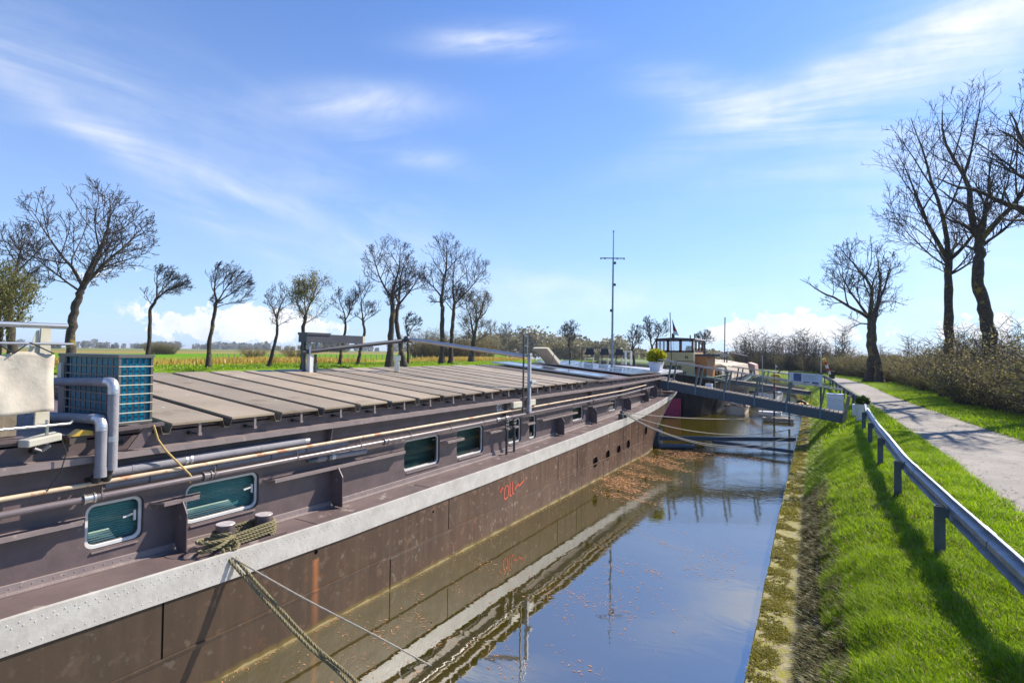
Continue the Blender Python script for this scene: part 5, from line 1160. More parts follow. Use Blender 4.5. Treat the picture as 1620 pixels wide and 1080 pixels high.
def tree_mesh(P, par, rtip, expo, rmax, split, twigs, seed, wind=(0, 0, 0), twl=.5, up=.15, taper0=1.0):
    """returns two MBs (trunk+limbs, crown) from the skeleton by a pipe model"""
    r = random.Random(seed); n = len(P); ch = [[] for _ in range(n)]
    for i, p in enumerate(par):
        if p >= 0: ch[p].append(i)
    nt_ = sum(1 for c_ in ch if not c_); expo = 2.35
    R = np.zeros(n)
    for i in range(n - 1, -1, -1):
        if not ch[i]: R[i] = rtip ** expo
        if par[i] >= 0: R[par[i]] += R[i]
    R = R ** (1 / expo); q0 = rmax / R[0]; q_ = R / R[0]; R = np.maximum(R * (1 if q0 > 1 else (1 + (q0 - 1) * q_ ** .6)), rtip)
    if q0 > 1:
        bole = [0]
        while len(ch[bole[-1]]) == 1: bole.append(ch[bole[-1]][0])
        rf = R[bole[-1]] * 1.08
        for k_, b__ in enumerate(bole): t_ = k_ / max(1, len(bole) - 1); R[b__] = (rmax + (rf - rmax) * t_ ** .8) * (1 + .05 * math.sin(k_ * 1.9 + seed) + .03 * math.sin(k_ * 4.3))
    s = max(1e-9, R[0]); 
    trunk, crown = MB(), MB(); roots = [0]; wv = Vector(wind)
    while roots:
        i = roots.pop(); chain = [i]
        if par[i] >= 0: chain = [par[i], i]
        while ch[chain[-1]]:
            c = sorted(ch[chain[-1]], key=lambda q: -R[q]); roots += c[1:]; chain.append(c[0])
        pts = [Vector(P[q]) for q in chain]; rr = [float(R[q]) for q in chain]
        if par[i] >= 0: rr[0] = min(rr[0], rr[1] * 1.15)
        if len(pts) < 2: continue
        if par[i] < 0: rr[0] *= 1.45; rr[1] *= 1.15 if len(rr) > 1 else 1
        for _ in range(2): pts = [pts[0]] + [(pts[k - 1] + pts[k] * 2 + pts[k + 1]) / 4 for k in range(1, len(pts) - 1)] + [pts[-1]]
        # split chain where it becomes thin
        k = 0
        while k < len(rr) and rr[k] > split: k += 1
        if k >= 2:
            e = min(len(pts), k + 1); trunk.tube(pts[:e], rr[:e], 8 if rr[0] > .12 else 5, False)
        if k < len(pts) - 1:
            s0 = max(0, k); seg = pts[s0 if k < 2 else k:]; rs = rr[s0 if k < 2 else k:]
            if k < 2: seg, rs = pts, rr
            if len(seg) > 1:
                rs = list(rs); rs[-1] *= .6; crown.tube(seg, rs, 4 if rs[0] > .03 else 3, False)
        # twigs
        if twigs:
            for q in range(max(1, len(pts) - 1 if k < 2 else k), len(pts)) if k >= 2 else range(1, len(pts)):
                for _ in range(twigs if q < len(pts) - 1 else twigs + 1):
                    if r.random() < .35 and q < len(pts) - 1: continue
                    d = (pts[q] - pts[q - 1]).normalized(); dv = (d + Vector((r.gauss(0, .6), r.gauss(0, .6), r.gauss(up, .5))) + wv).normalized(); L = twl * r.uniform(.5, 1.2)
                    m_ = pts[q] + dv * L * .5 + Vector((r.gauss(0, .05 * L), r.gauss(0, .05 * L), .04 * L)); e_ = m_ + (dv + Vector((r.gauss(0, .25), r.gauss(0, .25), .12)) + wv * .5).normalized() * L * .5
                    crown.tube([pts[q], m_, e_], [rtip * .9, rtip * .7, rtip * .4], 3, False)
    return trunk, crown
U3 = Vector((.86, .51, 0)); V3 = Vector((-.51, .86, 0))          # image-right and view directions on the ground
def env_ell(c, rx, rz, lean=(0, 0), low=.0, pw=.05):
    c = Vector(c)
    def f(n_, r):
        out = []; vc = r.normal(0, .62, (16, 3)); vr = r.uniform(.16, .36, 16)
        while len(out) < n_:
            q = r.random(3) * 2 - 1; L = np.linalg.norm(q)
            if L > 1 or L ** 2 < r.random() * pw: continue
            if q[2] < -.75 + low: continue
            if (np.linalg.norm(vc - q, axis=1) < vr).any(): continue
            if L > .8 + .2 * math.sin(q[0] * 7 + q[1] * 5) * math.cos(q[2] * 6 + q[0] * 3): continue
            p = c + U3 * (q[0] * rx + lean[0] * (q[2] + .3) * rx) + V3 * (q[1] * rx * .9) + Vector((0, 0, q[2] * rz)); out.append(tuple(p))
        return np.array(out)
    return f
def fractal_tree(trunk, c, rx, rz, seed, rmax, rtip, wind=(0, 0, 0), gn=.10, dens=1.0, fork=3, side=0):
    r = random.Random(seed); tk, cr = MB(), MB(); tips = []; wv = Vector(wind); c = Vector(c)
    voids = [(Vector((r.gauss(0, .5), r.gauss(0, .5), r.gauss(0, .5))), r.uniform(.15, .3)) for _ in range(5)]
    def q(p):
        d = p - c; return Vector((d.dot(U3) / rx, d.dot(V3) / (rx * .9), d.z / rz))
    def room(p, d):                      # distance to the crown's edge along d
        st_ = rz * .07; last = 0.0
        for i in range(1, 42):
            if q(p + d * (st_ * i)).length < 1: last = st_ * i
        return last
    def turn(d, ang, az):
        u = d.orthogonal().normalized(); v = d.cross(u); return (d * math.cos(ang) + (u * math.cos(az) + v * math.sin(az)) * math.sin(ang)).normalized()
    NS = (8, 6, 4, 3, 2); SD = (7, 5, 4, 3, 3)
    def grow(p, d, L, r0, lev):
        k = NS[lev]; pts = [p.copy()]; rr = [r0]; d = d.copy(); r1 = max(rtip * .7, r0 * (.13, .2, .3, .5, .5)[lev])
        for i in range(k):
            d = (d + Vector((r.gauss(0, gn), r.gauss(0, gn), r.gauss(0, gn) + .035 + .015 * lev)) + wv * (.10 + .05 * lev)).normalized(); p = p + d * (L / k); pts.append(p.copy()); rr.append(r0 + (r1 - r0) * (i + 1) / k)
        (tk if lev == 0 else cr).tube(pts, rr, SD[lev], False)
        if lev >= 3: tips.append(p)
        if lev == 4: return
        n_ = max(2, int((9, 7, 5, 3)[lev] * dens * r.uniform(.8, 1.2))); az = r.uniform(0, 6.28)
        for j in range(n_):
            t = (.22 if lev == 0 else .15) + (.80 if lev == 0 else .85) * (j + r.random()) / n_; t = min(t, 1.0); x = t * k; i = min(k - 1, int(x)); b = pts[i].lerp(pts[i + 1], x - i); dd = (pts[i + 1] - pts[i]).normalized()
            az += 2.4 + r.uniform(-.5, .5); nd = turn(dd, rad(r.uniform(28, 62)), az); nd = (nd + Vector((0, 0, .12)) + wv * .25).normalized()
            m_ = room(b, nd); l2 = L * r.uniform(.40, .66) * (1.08 - .55 * t)
            if lev < 2: l2 = min(l2 * 1.15, m_ * r.uniform(.85, 1.1)) if m_ > 0 else l2 * .3
            if l2 < rz * .03: continue
            if lev in (1, 2) and any((q(b) - v_).length < w_ for v_, w_ in voids) and r.random() < .6: continue
            grow(b, nd, l2, max(rtip * (1, 1, .9, .7, .55)[lev + 1], min(rr[i] * .58, rr[i] * (l2 / L) ** .9)), lev + 1)
    tp = [Vector(p) for p in trunk]; n0 = len(tp); full = []
    for i in range(n0 - 1):
        for k in range(5): full.append(tp[i].lerp(tp[i + 1], k / 5))
    full.append(tp[-1])
    for _ in range(3): full = [full[0]] + [(full[k - 1] + full[k] * 2 + full[k + 1]) / 4 for k in range(1, len(full) - 1)] + [full[-1]]
    H = len(full) - 1; rt = [rmax * (1 - .42 * (k / H) ** .7) * (1 + .05 * math.sin(k * 1.7 + seed) + .03 * math.sin(k * 4.1)) for k in range(H + 1)]; rt[0] *= 1.5; rt[1] *= 1.18
    jit = [p + Vector((r.gauss(0, .10 * rmax), r.gauss(0, .10 * rmax), 0)) * (k > 0) * (k < H) for k, p in enumerate(full)]
    tk.tube(jit, rt, 10, False); top = full[-1]; d0 = (full[-1] - full[-3]).normalized(); a0 = r.uniform(0, 6.28); rf = rt[-1]
    for j in range(fork):
        ang = rad(r.uniform(6, 18) if j == 0 else r.uniform(26, 50)); nd = turn(Vector((0, 0, 1)).lerp(d0, .3).normalized(), ang, a0 + j * 6.28 / fork + r.uniform(-.4, .4)); L = max(room(top, nd), rz * .5) * r.uniform(.9, 1.08)
        grow(top - d0 * .05, nd, L, rf * (.78 if j == 0 else r.uniform(.55, .72)), 0)
    for j in range(3 + side):            # low side limbs
        k = H - 1 - int((j % 3) * max(1, H * .05)); nd = turn(Vector((0, 0, 1)), rad(r.uniform(48, 74)), a0 + 1 + j * 2.3); L = max(room(full[k], nd), rz * .45) * r.uniform(.7, 1.0); grow(full[k], nd, L, rf * r.uniform(.28, .42), 1 if rx < 2 else 0)
    return tk, cr, tips
def make_tree(base, tp, env, step, kill, seed, label, rtip=.012, rmax=.3, expo=2.2, split=.05, twigs=2, wind=(0, 0, 0), twl=.5, nat=700, group=None, bud=0, name='bare_tree', bark='bark', crownm='barkdk', budm='bud', cat='tree', up=.0, swind=None, gn=.10, dens=1.0, fork=3, side=0):
    base = Vector(base); t = thing(name, label, cat, tuple(base), group)
    trunk = [tuple(base + U3 * a + V3 * b + Vector((0, 0, h))) for a, b, h in tp]
    tk, cr, P_ = fractal_tree(trunk, env[0], env[1], env[2], seed, rmax, rtip, wind, gn, dens, fork, side); P_ = np.array([tuple(p_) for p_ in P_])
    tk.build('trunk', bark, t, smooth=True); cr.build('crown', crownm, t)
    if bud:
        r = np.random.default_rng(seed); idx = r.integers(0, len(P_), bud); c = P_[idx] + r.normal(0, twl * .25, (bud, 3)); d = r.normal(0, 1, (bud, 3)); d /= np.linalg.norm(d, axis=1)[:, None]; s_ = np.cross(d, r.normal(0, 1, (bud, 3))); s_ /= np.linalg.norm(s_, axis=1)[:, None]; L = .05 + .05 * r.random((bud, 1))
        Vv = np.stack([c - s_ * L * .4, c + s_ * L * .4, c + d * L], 1).reshape(-1, 3); npmesh('buds', Vv, np.arange(3 * bud).reshape(bud, 3), budm, t, np.repeat(r.random(bud), 3))
    return t
def px_tree(basepx, z, cpx, rpx, **kw):
    """tree whose foot stands at an image point on the ground of height z; crown centre and radii in pixels there"""
    b = zat(*basepx, z) if len(basepx) == 2 else None; return b
def scale_at(b): d = RM.transposed() @ (Vector(b) - EYE); return -d.z / FPX
def T(foot, cx, cy, rx, ry, trunkpx, seed, label, z=2.6, foot3=None, lean=(0, 0), stepf=.028, nat=700, **kw):
    b = Vector(foot3) if foot3 is not None else zat(foot[0], foot[1], z); k = scale_at(b)
    rz_ = ry * k; c = b + U3 * ((cx - foot[0]) * k) + Vector((0, 0, (foot[1] - cy) * k))
    H = (foot[1] - cy + ry) * k; tp = [((px_ - foot[0]) * k, 0, (foot[1] - py_) * k) for px_, py_ in trunkpx]
    step = H * stepf; return make_tree(b, tp, (c, rx * k, rz_), step, step * 1.05, seed, label, nat=int(nat * 1.7), **kw)
WND = tuple(U3 * .62 + Vector((0, 0, .05)))
def foot_at(px_, X, z):                 # foot on the line of the left dike
    d = ray(px_, 560); t_ = X / d.x; p = EYE + d * t_; return Vector((p.x, p.y, z))
G1 = 'row of trees on the far dike'
def LT(px_, basey, *a, **kw):
    b = zat(px_, basey, 2.6); return T((px_, basey), *a, foot3=b, group=G1, **kw)
LT(115, 590, 118, 372, 116, 94, [(115, 590), (110, 540), (112, 500), (122, 468), (128, 452)], 11, 'large round-crowned bare tree with mossy curved trunk at far left', rmax=.27, nat=1000, twl=.55, rtip=.016, bud=0, expo=2.3)
LT(231, 583, 256, 452, 42, 36, [(231, 583), (236, 520), (234, 490), (246, 470)], 12, 'slender crooked bare tree leaning right, beside the heat pump', rmax=.15, nat=260, wind=WND, twl=.8, lean=(.4, 0), rtip=.012)
LT(330, 583, 352, 450, 46, 40, [(330, 583), (330, 540), (337, 500), (340, 478)], 13, 'windswept bare tree with a straight slim trunk, right of the heat pump', rmax=.17, nat=420, wind=WND, twl=.9, lean=(.4, 0), rtip=.012)
LT(425, 581, 438, 482, 26, 38, [(425, 581), (432, 550), (438, 525), (436, 505)], 14, 'small bare tree curving right, left of the green-tipped tree', rmax=.15, nat=330, wind=(.1, .05, .1), twl=.7, rtip=.012)
LT(480, 585, 492, 468, 40, 44, [(480, 585), (478, 550), (478, 520), (482, 500)], 15, 'round tree with fresh pale green buds behind the grey floodlight box', rmax=.18, nat=620, twl=.8, bud=4200, rtip=.013)
LT(537, 578, 545, 480, 26, 30, [(537, 578), (540, 550), (546, 520), (545, 505)], 16, 'slim bare tree, first of the two behind the boom', rmax=.16, nat=300, wind=(.1, .05, .1), twl=.8, rtip=.014)
LT(566, 578, 580, 470, 28, 36, [(566, 578), (570, 550), (577, 525), (572, 505)], 17, 'slim bare tree with forked top, second of the two behind the boom', rmax=.18, nat=360, wind=(.15, .08, .1), twl=.8, rtip=.014)
LT(616, 580, 612, 430, 50, 66, [(616, 580), (618, 530), (620, 490), (618, 470)], 18, 'tall bare tree with upright trunk left of the leaning one', rmax=.32, nat=800, twl=.8, rtip=.017)
LT(640, 580, 650, 450, 34, 56, [(640, 580), (632, 540), (624, 500), (630, 480)], 19, 'bare tree leaning left into its tall neighbour', rmax=.27, nat=420, twl=.8, rtip=.016)
LT(646, 577, 648, 510, 20, 18, [(646, 577), (645, 550), (644, 530)], 20, 'small windswept bare tree behind the leaning trunk', rmax=.15, nat=160, wind=WND, twl=.8, rtip=.014)
LT(699, 576, 700, 428, 44, 64, [(699, 576), (699, 530), (698, 490), (697, 470)], 21, 'tall dark bare tree with straight thick trunk left of the pair', rmax=.33, nat=800, twl=.9, rtip=.019)
LT(713, 576, 736, 440, 42, 66, [(713, 576), (714, 540), (716, 500), (718, 480)], 22, 'broad bare tree with twin dark trunk beside the straight one', rmax=.30, nat=700, twl=.9, rtip=.019)
LT(746, 573, 752, 500, 44, 44, [(746, 573), (748, 550), (750, 530)], 23, 'bushy brown-budded tree at the tip of the far bank', rmax=.45, nat=760, twl=1.0, bud=2600, budm='catkin', crownm='barkbr', rtip=.02)
# far solitary trees
T((904, 585), 903, 525, 24, 20, [(904, 585), (902, 560), (900, 545)], 24, 'single small bare tree standing behind the propped skylight', foot3=dat(904, 585, 90) * 1, rmax=.25, nat=220, twl=.7, rtip=.022)
T((1034, 580), 1036, 518, 26, 26, [(1034, 580), (1033, 560), (1031, 545)], 25, 'gnarled bare tree just left of the wheelhouse', foot3=dat(1034, 583, 62), rmax=.22, nat=260, twl=.5, rtip=.018)
T((1004, 580), 1000, 530, 18, 26, [(1004, 580), (1002, 560), (1000, 550)], 26, 'multi-stemmed bare tree behind the white stool', foot3=dat(1004, 583, 64), rmax=.2, nat=180, twl=.5, rtip=.018)
T((1114, 580), 1114, 535, 18, 18, [(1114, 580), (1115, 560), (1113, 550)], 27, 'thin scraggy tree rising behind the cream wheelhouse roof', foot3=dat(1114, 583, 75), rmax=.14, nat=110, twl=.6, rtip=.016)
T((805, 580), 808, 532, 26, 22, [(805, 580), (807, 562), (806, 552)], 28, 'round brown bare tree on the far shore behind the lowered mast', foot3=dat(805, 578, 170), rmax=.35, nat=260, twl=1.4, bud=900, budm='catkin', crownm='barkbr', rtip=.035)
T((835, 580), 836, 536, 14, 18, [(835, 580), (836, 562), (836, 552)], 29, 'small twiggy tree on the far shore beside the tall support post', foot3=dat(835, 578, 175), rmax=.25, nat=120, twl=1.2, rtip=.035)
# right bank trees
G2 = 'big bare trees along the right side of the road'
T((1376, 606), 1372, 442, 84, 68, [(1376, 606), (1381, 575), (1379, 530), (1378, 505)], 31, 'gnarled low-crowned bare tree beside the road bend, left-hand of its forked pair', foot3=zat(1374, 604, 1.55), group=G2, rmax=.44, nat=1100, twl=.6, expo=2.1, rtip=.02, gn=.17, fork=4, dens=.92)
b_ = zat(1391, 606, 1.55)
T((1394, 606), 1420, 440, 36, 44, [(1394, 606), (1392, 575), (1384, 545), (1384, 512), (1388, 495)], 32, 'thinner right-hand stem of the forked pair beside the road bend', foot3=zat(1392, 605, 1.55), group=G2, rmax=.34, nat=300, twl=.6, rtip=.02)
T((1499, 640), 1480, 292, 100, 158, [(1499, 640), (1501, 560), (1501, 480), (1502, 420)], 33, 'tall straight bare tree with upswept limbs between the gnarled pair and the frame edge', foot3=dat(1499, 630, 33), group=G2, rmax=.33, nat=1100, twl=.55, expo=2.15, rtip=.013, gn=.08, fork=4, side=2, dens=.95)
T((1572, 650), 1560, 268, 92, 165, [(1572, 650), (1566, 560), (1562, 510), (1546, 462), (1549, 420), (1552, 390)], 34, 'tall crooked bare tree with kinked thick trunk near the right frame edge', foot3=dat(1572, 638, 30), group=G2, rmax=.40, nat=1300, twl=.5, expo=2.1, rtip=.012, gn=.12, fork=4, side=2, dens=.92)
T((1700, 700), 1625, 240, 110, 150, [(1700, 700), (1700, 560), (1690, 470), (1670, 400), (1640, 350)], 35, 'nearest dark bare tree reaching in from beyond the right frame edge', foot3=dat(1700, 690, 22), group=G2, rmax=.34, nat=1000, twl=.4, rtip=.010, gn=.14, fork=4, side=2, dens=.95)
# olive bush in the left corner (in a pot on the terrace)
ob = thing('olive_bush', 'olive-leaved bush in the terrace corner behind the railing', 'bush', tuple(dat(15, 560, 9.5)))
c = dat(5, 470, 9.5)
P_, par_ = colonize(env_ell(c, .62, .62), [tuple(c + Vector((-.1, 0, -1.25))), tuple(c + Vector((-.05, 0, -.8)))], .06, .08, 41, nat=500)
tk, cr = tree_mesh(P_, par_, .004, 2.2, .03, .008, 1, 41, (0, 0, 0), .15); tk.build('stem', 'bark', ob); cr.build('twigs', 'barkbr', ob)
r = np.random.default_rng(4); nb = 6000; idx = r.integers(8, len(P_), nb); cc = P_[idx] + r.normal(0, .06, (nb, 3)); d = r.normal(0, .6, (nb, 3)) + np.array([.2, .1, .9]); d /= np.linalg.norm(d, axis=1)[:, None]; s_ = np.cross(d, r.normal(0, 1, (nb, 3))); s_ /= np.linalg.norm(s_, axis=1)[:, None]; L = .05 + .03 * r.random((nb, 1))
npmesh('foliage', np.stack([cc, cc + d * L * .5 + s_ * L * .13, cc + d * L, cc + d * L * .5 - s_ * L * .13], 1).reshape(-1, 3), np.arange(4 * nb).reshape(nb, 4), 'olive', ob, np.repeat(r.random(nb), 4))
T((20, 590), 10, 420, 70, 62, [(20, 590), (16, 540), (12, 500), (8, 475)], 42, 'dense bare tree behind the olive bush at the left frame edge', foot3=dat(20, 578, 34), rmax=.3, nat=700, twl=.6, rtip=.013, wind=(.1, .05, .2))

# ------------------------------------------------------------------ shrubs and hedge
def bush_mesh(seed, h, wd, stems, leaves, thin=.010, leafm='catkin', lsize=.05):
    r = np.random.default_rng(seed); V = []; F = []
    root = thing('bush', '', '', (0, 0, 0)); g = MB()
    tips = []
    for s_i in range(stems):
        a = r.random() * 6.28; rr = wd * .35 * r.random() ** .5; p = Vector((rr * math.cos(a), rr * math.sin(a), 0)); hh = h * (.55 + .5 * r.random()); out = Vector((math.cos(a), math.sin(a), 0)) * wd * .35 * r.random() * 1.9
        pts = [p]; k = 6
        for i in range(1, k + 1): t = i / k; pts.append(p + out * t ** 1.5 + Vector((r.normal(0, .09), r.normal(0, .09), hh * t * (1 - .18 * out.length / wd))))
        g.tube(pts, [thin * 2.2 * (1 - .8 * i / k) for i in range(k + 1)], 3, False)
        for i in range(1, k + 1):
            for _ in range(3):
                dd = Vector((r.normal(0, .8), r.normal(0, .8), .25 + r.random() * .6)).normalized() * h * .18 * (.5 + r.random()); e = pts[i] + dd; g.tube([pts[i], pts[i] + dd * .5 + Vector((r.normal(0, .03), r.normal(0, .03), 0)), e], [thin * .9, thin * .7, thin * .4], 3, False); tips += [e, pts[i] + dd * .6]
    g.build('stems', 'barkbr', root)
    t = np.array([tuple(q) for q in tips]); n_ = leaves; c = t[r.integers(0, len(t), n_)] + r.normal(0, .09, (n_, 3)); c[:, 2] = np.abs(c[:, 2]); d = r.normal(0, 1, (n_, 3)); d /= np.linalg.norm(d, axis=1)[:, None]; s2 = np.cross(d, r.normal(0, 1, (n_, 3))); s2 /= np.linalg.norm(s2, axis=1)[:, None]; L = lsize * (.6 + .8 * r.random((n_, 1)))
    npmesh('leaves', np.stack([c - s2 * L * .3, c + s2 * L * .3, c + d * L], 1).reshape(-1, 3), np.arange(3 * n_).reshape(n_, 3), leafm, root, np.repeat(r.random(n_), 3)); return root
B1 = bush_mesh(51, 2.5, 2.6, 60, 4200); B2 = bush_mesh(52, 2.0, 2.6, 70, 6500, leafm='catkin', lsize=.06); B3 = bush_mesh(53, 4.2, 1.8, 16, 500, .020); B4 = bush_mesh(54, 1.4, 2.4, 80, 6500, lsize=.06, leafm='olive')
used = set()
def place(B, x, y, z, s, lab, group, rot=None):
    o = B if B.name not in used else copy_tree(B)
    used.add(o.name if o is not B else B.name)
    o.location = (x, y, z); o.rotation_euler = (0, 0, rot if rot is not None else random.uniform(0, 6.28)); o.scale = (s, s, s * random.uniform(.9, 1.1)); tag(o, lab, 'bush', group); return o
HG = 'brown bushes of the hedge on the right of the road'
random.seed(5)
hedge = []
for k in range(34):
    y = 24 + k * 1.9; xb = interp(RR, y) + interp([(24, 2.6), (30, 2.1), (50, 2.6), (75, 2.8), (90, 3)], y); hedge.append((xb + random.uniform(-.1, .4), y)); 
for k, (x, y) in enumerate(hedge):
    place((B1, B2, B4, B2)[(k * 7) % 4], x + 1.0, y, 1.5, random.uniform(.8, 1.3) * (1.22 if y < 42 else 1.05), 'leafy brown bush in the front row of the roadside hedge', HG)
for k in range(22):
    y = 27 + k * 3.0; x = interp(RR, y) + 5.6 + random.uniform(-.3, .8); place((B3, B1)[k % 2], x, y, 1.5, random.uniform(.75, 1.2) * (1.1 if k % 2 else .95), 'taller brown bush in the back row of the roadside hedge', 'back row bushes of the roadside hedge')
for k in range(40):                      # far bushes behind the boats, where the bank bends left
    px_ = 1165 + k * 4.2 + random.uniform(-2, 2); dd = interp([(1165, 112), (1330, 78)], px_) + random.uniform(-4, 4); q = dat(px_, 585, dd); place((B3, B1, B3, B2)[k % 4], q.x, q.y, 1.4, random.uniform(.95, 1.5) * (1.15 if k % 2 == 0 else .85), 'bare brown bush on the far bend beyond the moored boats', 'bushes on the far bend')
# field bushes
for px_, py_, s_, lb in ((470, 571, 1.0, 'bare field bush just left of the floodlight box'), (400, 571, .8, 'low field bush between the windswept tree and the small curving tree'), (255, 560, 1.3, 'middle of three merged dark bushes right of the heat pump'), (268, 560, 1.2, 'right of three merged dark bushes beyond the heat pump'), (243, 561, 1.3, 'left of three merged dark bushes directly behind the heat pump')):
    q = zat(px_, py_ + 1, 2.6) if py_ > 565 else dat(px_, py_, 120); place(B2, q.x, q.y, 2.6, s_ * 1.0, lb, 'bushes in the field')
for k in range(12):
    px_ = 664 + k * 9; q = dat(px_, 575, 100 + 5 * (k % 3)); place((B1, B2)[k % 2], q.x, q.y, 2.5, random.uniform(1.7, 2.3), 'tall brown bush between the big trunks on the far bank', 'bushes between the far bank trees')

def vnoise(x, y, sc, seed=0):
    x = x * sc; y = y * sc; xi = np.floor(x).astype(int); yi = np.floor(y).astype(int); fx = x - xi; fy = y - yi; fx = fx * fx * (3 - 2 * fx); fy = fy * fy * (3 - 2 * fy)
    def h(a, b): return (np.sin(a * 127.1 + b * 311.7 + seed * 17.3) * 43758.5453) % 1.0
    return (h(xi, yi) * (1 - fx) + h(xi + 1, yi) * fx) * (1 - fy) + (h(xi, yi + 1) * (1 - fx) + h(xi + 1, yi + 1) * fx) * fy
# far woods along the horizon (one mass, nobody could count)
def woods(name, spans, seed, m='farleaf'):
    r = np.random.default_rng(seed); Vs = []; 
    for (x0, x1, dist, hmin, hmax, n_) in spans:
        nc = max(6, n_ // 90); cx_ = x0 + (x1 - x0) * r.random(nc); ch_ = hmin + (hmax - hmin) * (.3 + .7 * vnoise(cx_, cx_ * 0, .05, seed)) * (.6 + .4 * r.random(nc)); ci = r.integers(0, nc, n_); rr_ = ch_[ci] * FPX / dist * .42; px_ = cx_[ci] + rr_ * r.normal(0, .5, n_); h = np.clip(ch_[ci] * (.58 + .26 * r.normal(0, 1, n_)), 0, ch_[ci] * 1.05)
        dd = dist * (1 + .15 * r.random(n_)); B = np.array([tuple(ray(float(p), 557)) for p in px_]); B[:, 2] = 0; c = B * dd[:, None]; c[:, 2] = 1.5 + h
        sz = dist / FPX * 2.3 * (.5 + r.random((n_, 1))); d = r.normal(0, 1, (n_, 3)); d /= np.linalg.norm(d, axis=1)[:, None]; e = np.cross(d, r.normal(0, 1, (n_, 3))); e /= np.linalg.norm(e, axis=1)[:, None]
        Vs.append(np.stack([c - d * sz, c + e * sz, c + d * sz, c - e * sz], 1).reshape(-1, 3))
    V = np.vstack(Vs); n_ = len(V) // 4; return npmesh(name, V, np.arange(4 * n_).reshape(n_, 4), m, None, np.repeat(r.random(n_), 4))
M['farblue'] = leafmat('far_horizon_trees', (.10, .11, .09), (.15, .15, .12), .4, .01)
M['farleaf'] = leafmat('distant_foliage', (.13, .13, .05), (.24, .20, .11), .45, .06)
o = woods('far_woods', [(-60, 420, 1500, 4, 26, 5000), (300, 760, 1200, 4, 20, 4000), (480, 545, 420, 2, 14, 1600), (-60, 130, 500, 1, 9, 1500), (120, 260, 900, 2, 14, 1400)], 61, 'farblue'); tag(o, kind='stuff', label='low blue-grey line of woods along the horizon', cat='woods')
o = woods('far_shore_woods', [(770, 1000, 330, 4, 16, 9000), (860, 960, 230, 2, 9, 4000), (960, 1180, 260, 2, 6, 3000), (760, 860, 420, 10, 24, 2500), (1120, 1420, 240, 1, 5, 3000)], 62); tag(o, kind='stuff', label='brown-green wood on the far shore where the canal bends', cat='woods')
# field fence
ff = thing('field_fence', 'low line of thin dark fence posts crossing the green field', 'fence', tuple(zat(400, 570, 2.6)))
for k in range(40):
    q = zat(335 + k * 9, 569.5 + .4 * math.sin(k), 2.6); g = MB(); g.bar(q, q + Vector((0, 0, .8)), .09, .09); g.build('post', 'wood', ff)

# ------------------------------------------------------------------ grass, moss, reeds, litter
def blades(name, pos, h, wd, m, lean=.35, seed=1, wind=(0.1, 0.05)):
    r = np.random.default_rng(seed); n_ = len(pos); a = r.random(n_) * 6.283; s_ = np.stack([np.cos(a), np.sin(a), np.zeros(n_)], 1); H_ = (h * (.5 + .8 * r.random(n_)))[:, None]; W_ = wd * (.6 + .7 * r.random(n_))[:, None]
    b = r.random(n_) * 6.283; d = np.stack([np.cos(b) * lean + wind[0], np.sin(b) * lean + wind[1], np.ones(n_)], 1) ; d += r.normal(0, .12, d.shape); up = np.array([0, 0, 1.])
    m1 = pos + (d * .35 + up * .25) * H_; t = pos + d * H_ * np.array([1.25, 1.25, .85]); V = np.stack([pos - s_ * W_, pos + s_ * W_, m1 + s_ * W_ * .75, m1 - s_ * W_ * .75, t], 1).reshape(-1, 3)
    i = np.arange(n_)[:, None] * 5; F = np.vstack([i + np.array([0, 1, 2]), i + np.array([0, 2, 3]), i + np.array([3, 2, 4])]); return npmesh(name, V, F, m, None, np.repeat(r.random(n_), 5))
def scatter(n_, y0, y1, o0, o1, seed, clump=0.0, road=False):
    r = np.random.default_rng(seed); y = y0 + (y1 - y0) * r.random(n_); off = o0 + (o1 - o0) * r.random(n_); ex = np.interp(y, [e[0] for e in EDGE], [e[1] for e in EDGE]); x = ex + off
    if clump: 
        f = .28 * vnoise(x, y, 2.2, seed) + .34 * vnoise(x, y, 7, seed) + .38 * vnoise(x, y, 21, seed) - .5 + .25 * (off - .3) * (o1 < .7); k = f * 4 + r.normal(0, .25, n_) > -clump; x, y, off = x[k], y[k], off[k]
    rl = np.interp(y, [e[0] for e in RL], [e[1] for e in RL]); rr_ = np.interp(y, [e[0] for e in RR], [e[1] for e in RR]); k = (x < rl + .02 + .1 * r.random(len(x)) ** 3) | (x > rr_ - .02 - .1 * r.random(len(x)) ** 3); x, y, off = x[k], y[k], off[k]
    k = x < .42 * y + 3.6; x, y, off = x[k], y[k], off[k]
    z = ground_z(off) + .02 * (np.sin(x * 7 + y * 2.3) * np.sin(y * 3.1 + 1.3 * np.sin(y)) + .5 * np.sin(y * 9 + x * 4)) * (off < 3); return np.stack([x, y, z - .008], 1)
sets = []
near = np.vstack([scatter(115000, 2.5, 9.5, 1.05, 3.0, 71), scatter(16000, 2.5, 9.5, .80, 1.12, 78, -.05), scatter(30000, 2.5, 9.5, 3.0, 3.9, 91), scatter(30000, 4, 9.5, 5.9, 8, 92)])
hn = near; o = blades('grass', near, .11 * (.55 + .9 * vnoise(near[:, 0], near[:, 1], 2.3, 3)), .0042, 'grass', .42, 1, (-.12, -.05)); tag(o, 'bright green grass covering the near slope of the bank', 'grass', kind='stuff')
mid = np.vstack([scatter(130000, 9.5, 22, 1.0, 4.4, 72), scatter(40000, 9.5, 22, 5.6, 9.5, 93), scatter(12000, 9.5, 22, .82, 1.1, 88, -.05)]); o = blades('grass', mid, .11 * (.55 + .9 * vnoise(mid[:, 0], mid[:, 1], 2.0, 3)), .0065, 'grass', .4, 2, (-.1, -.05)); tag(o, 'green verge grass along the middle of the guardrail', 'grass', kind='stuff')
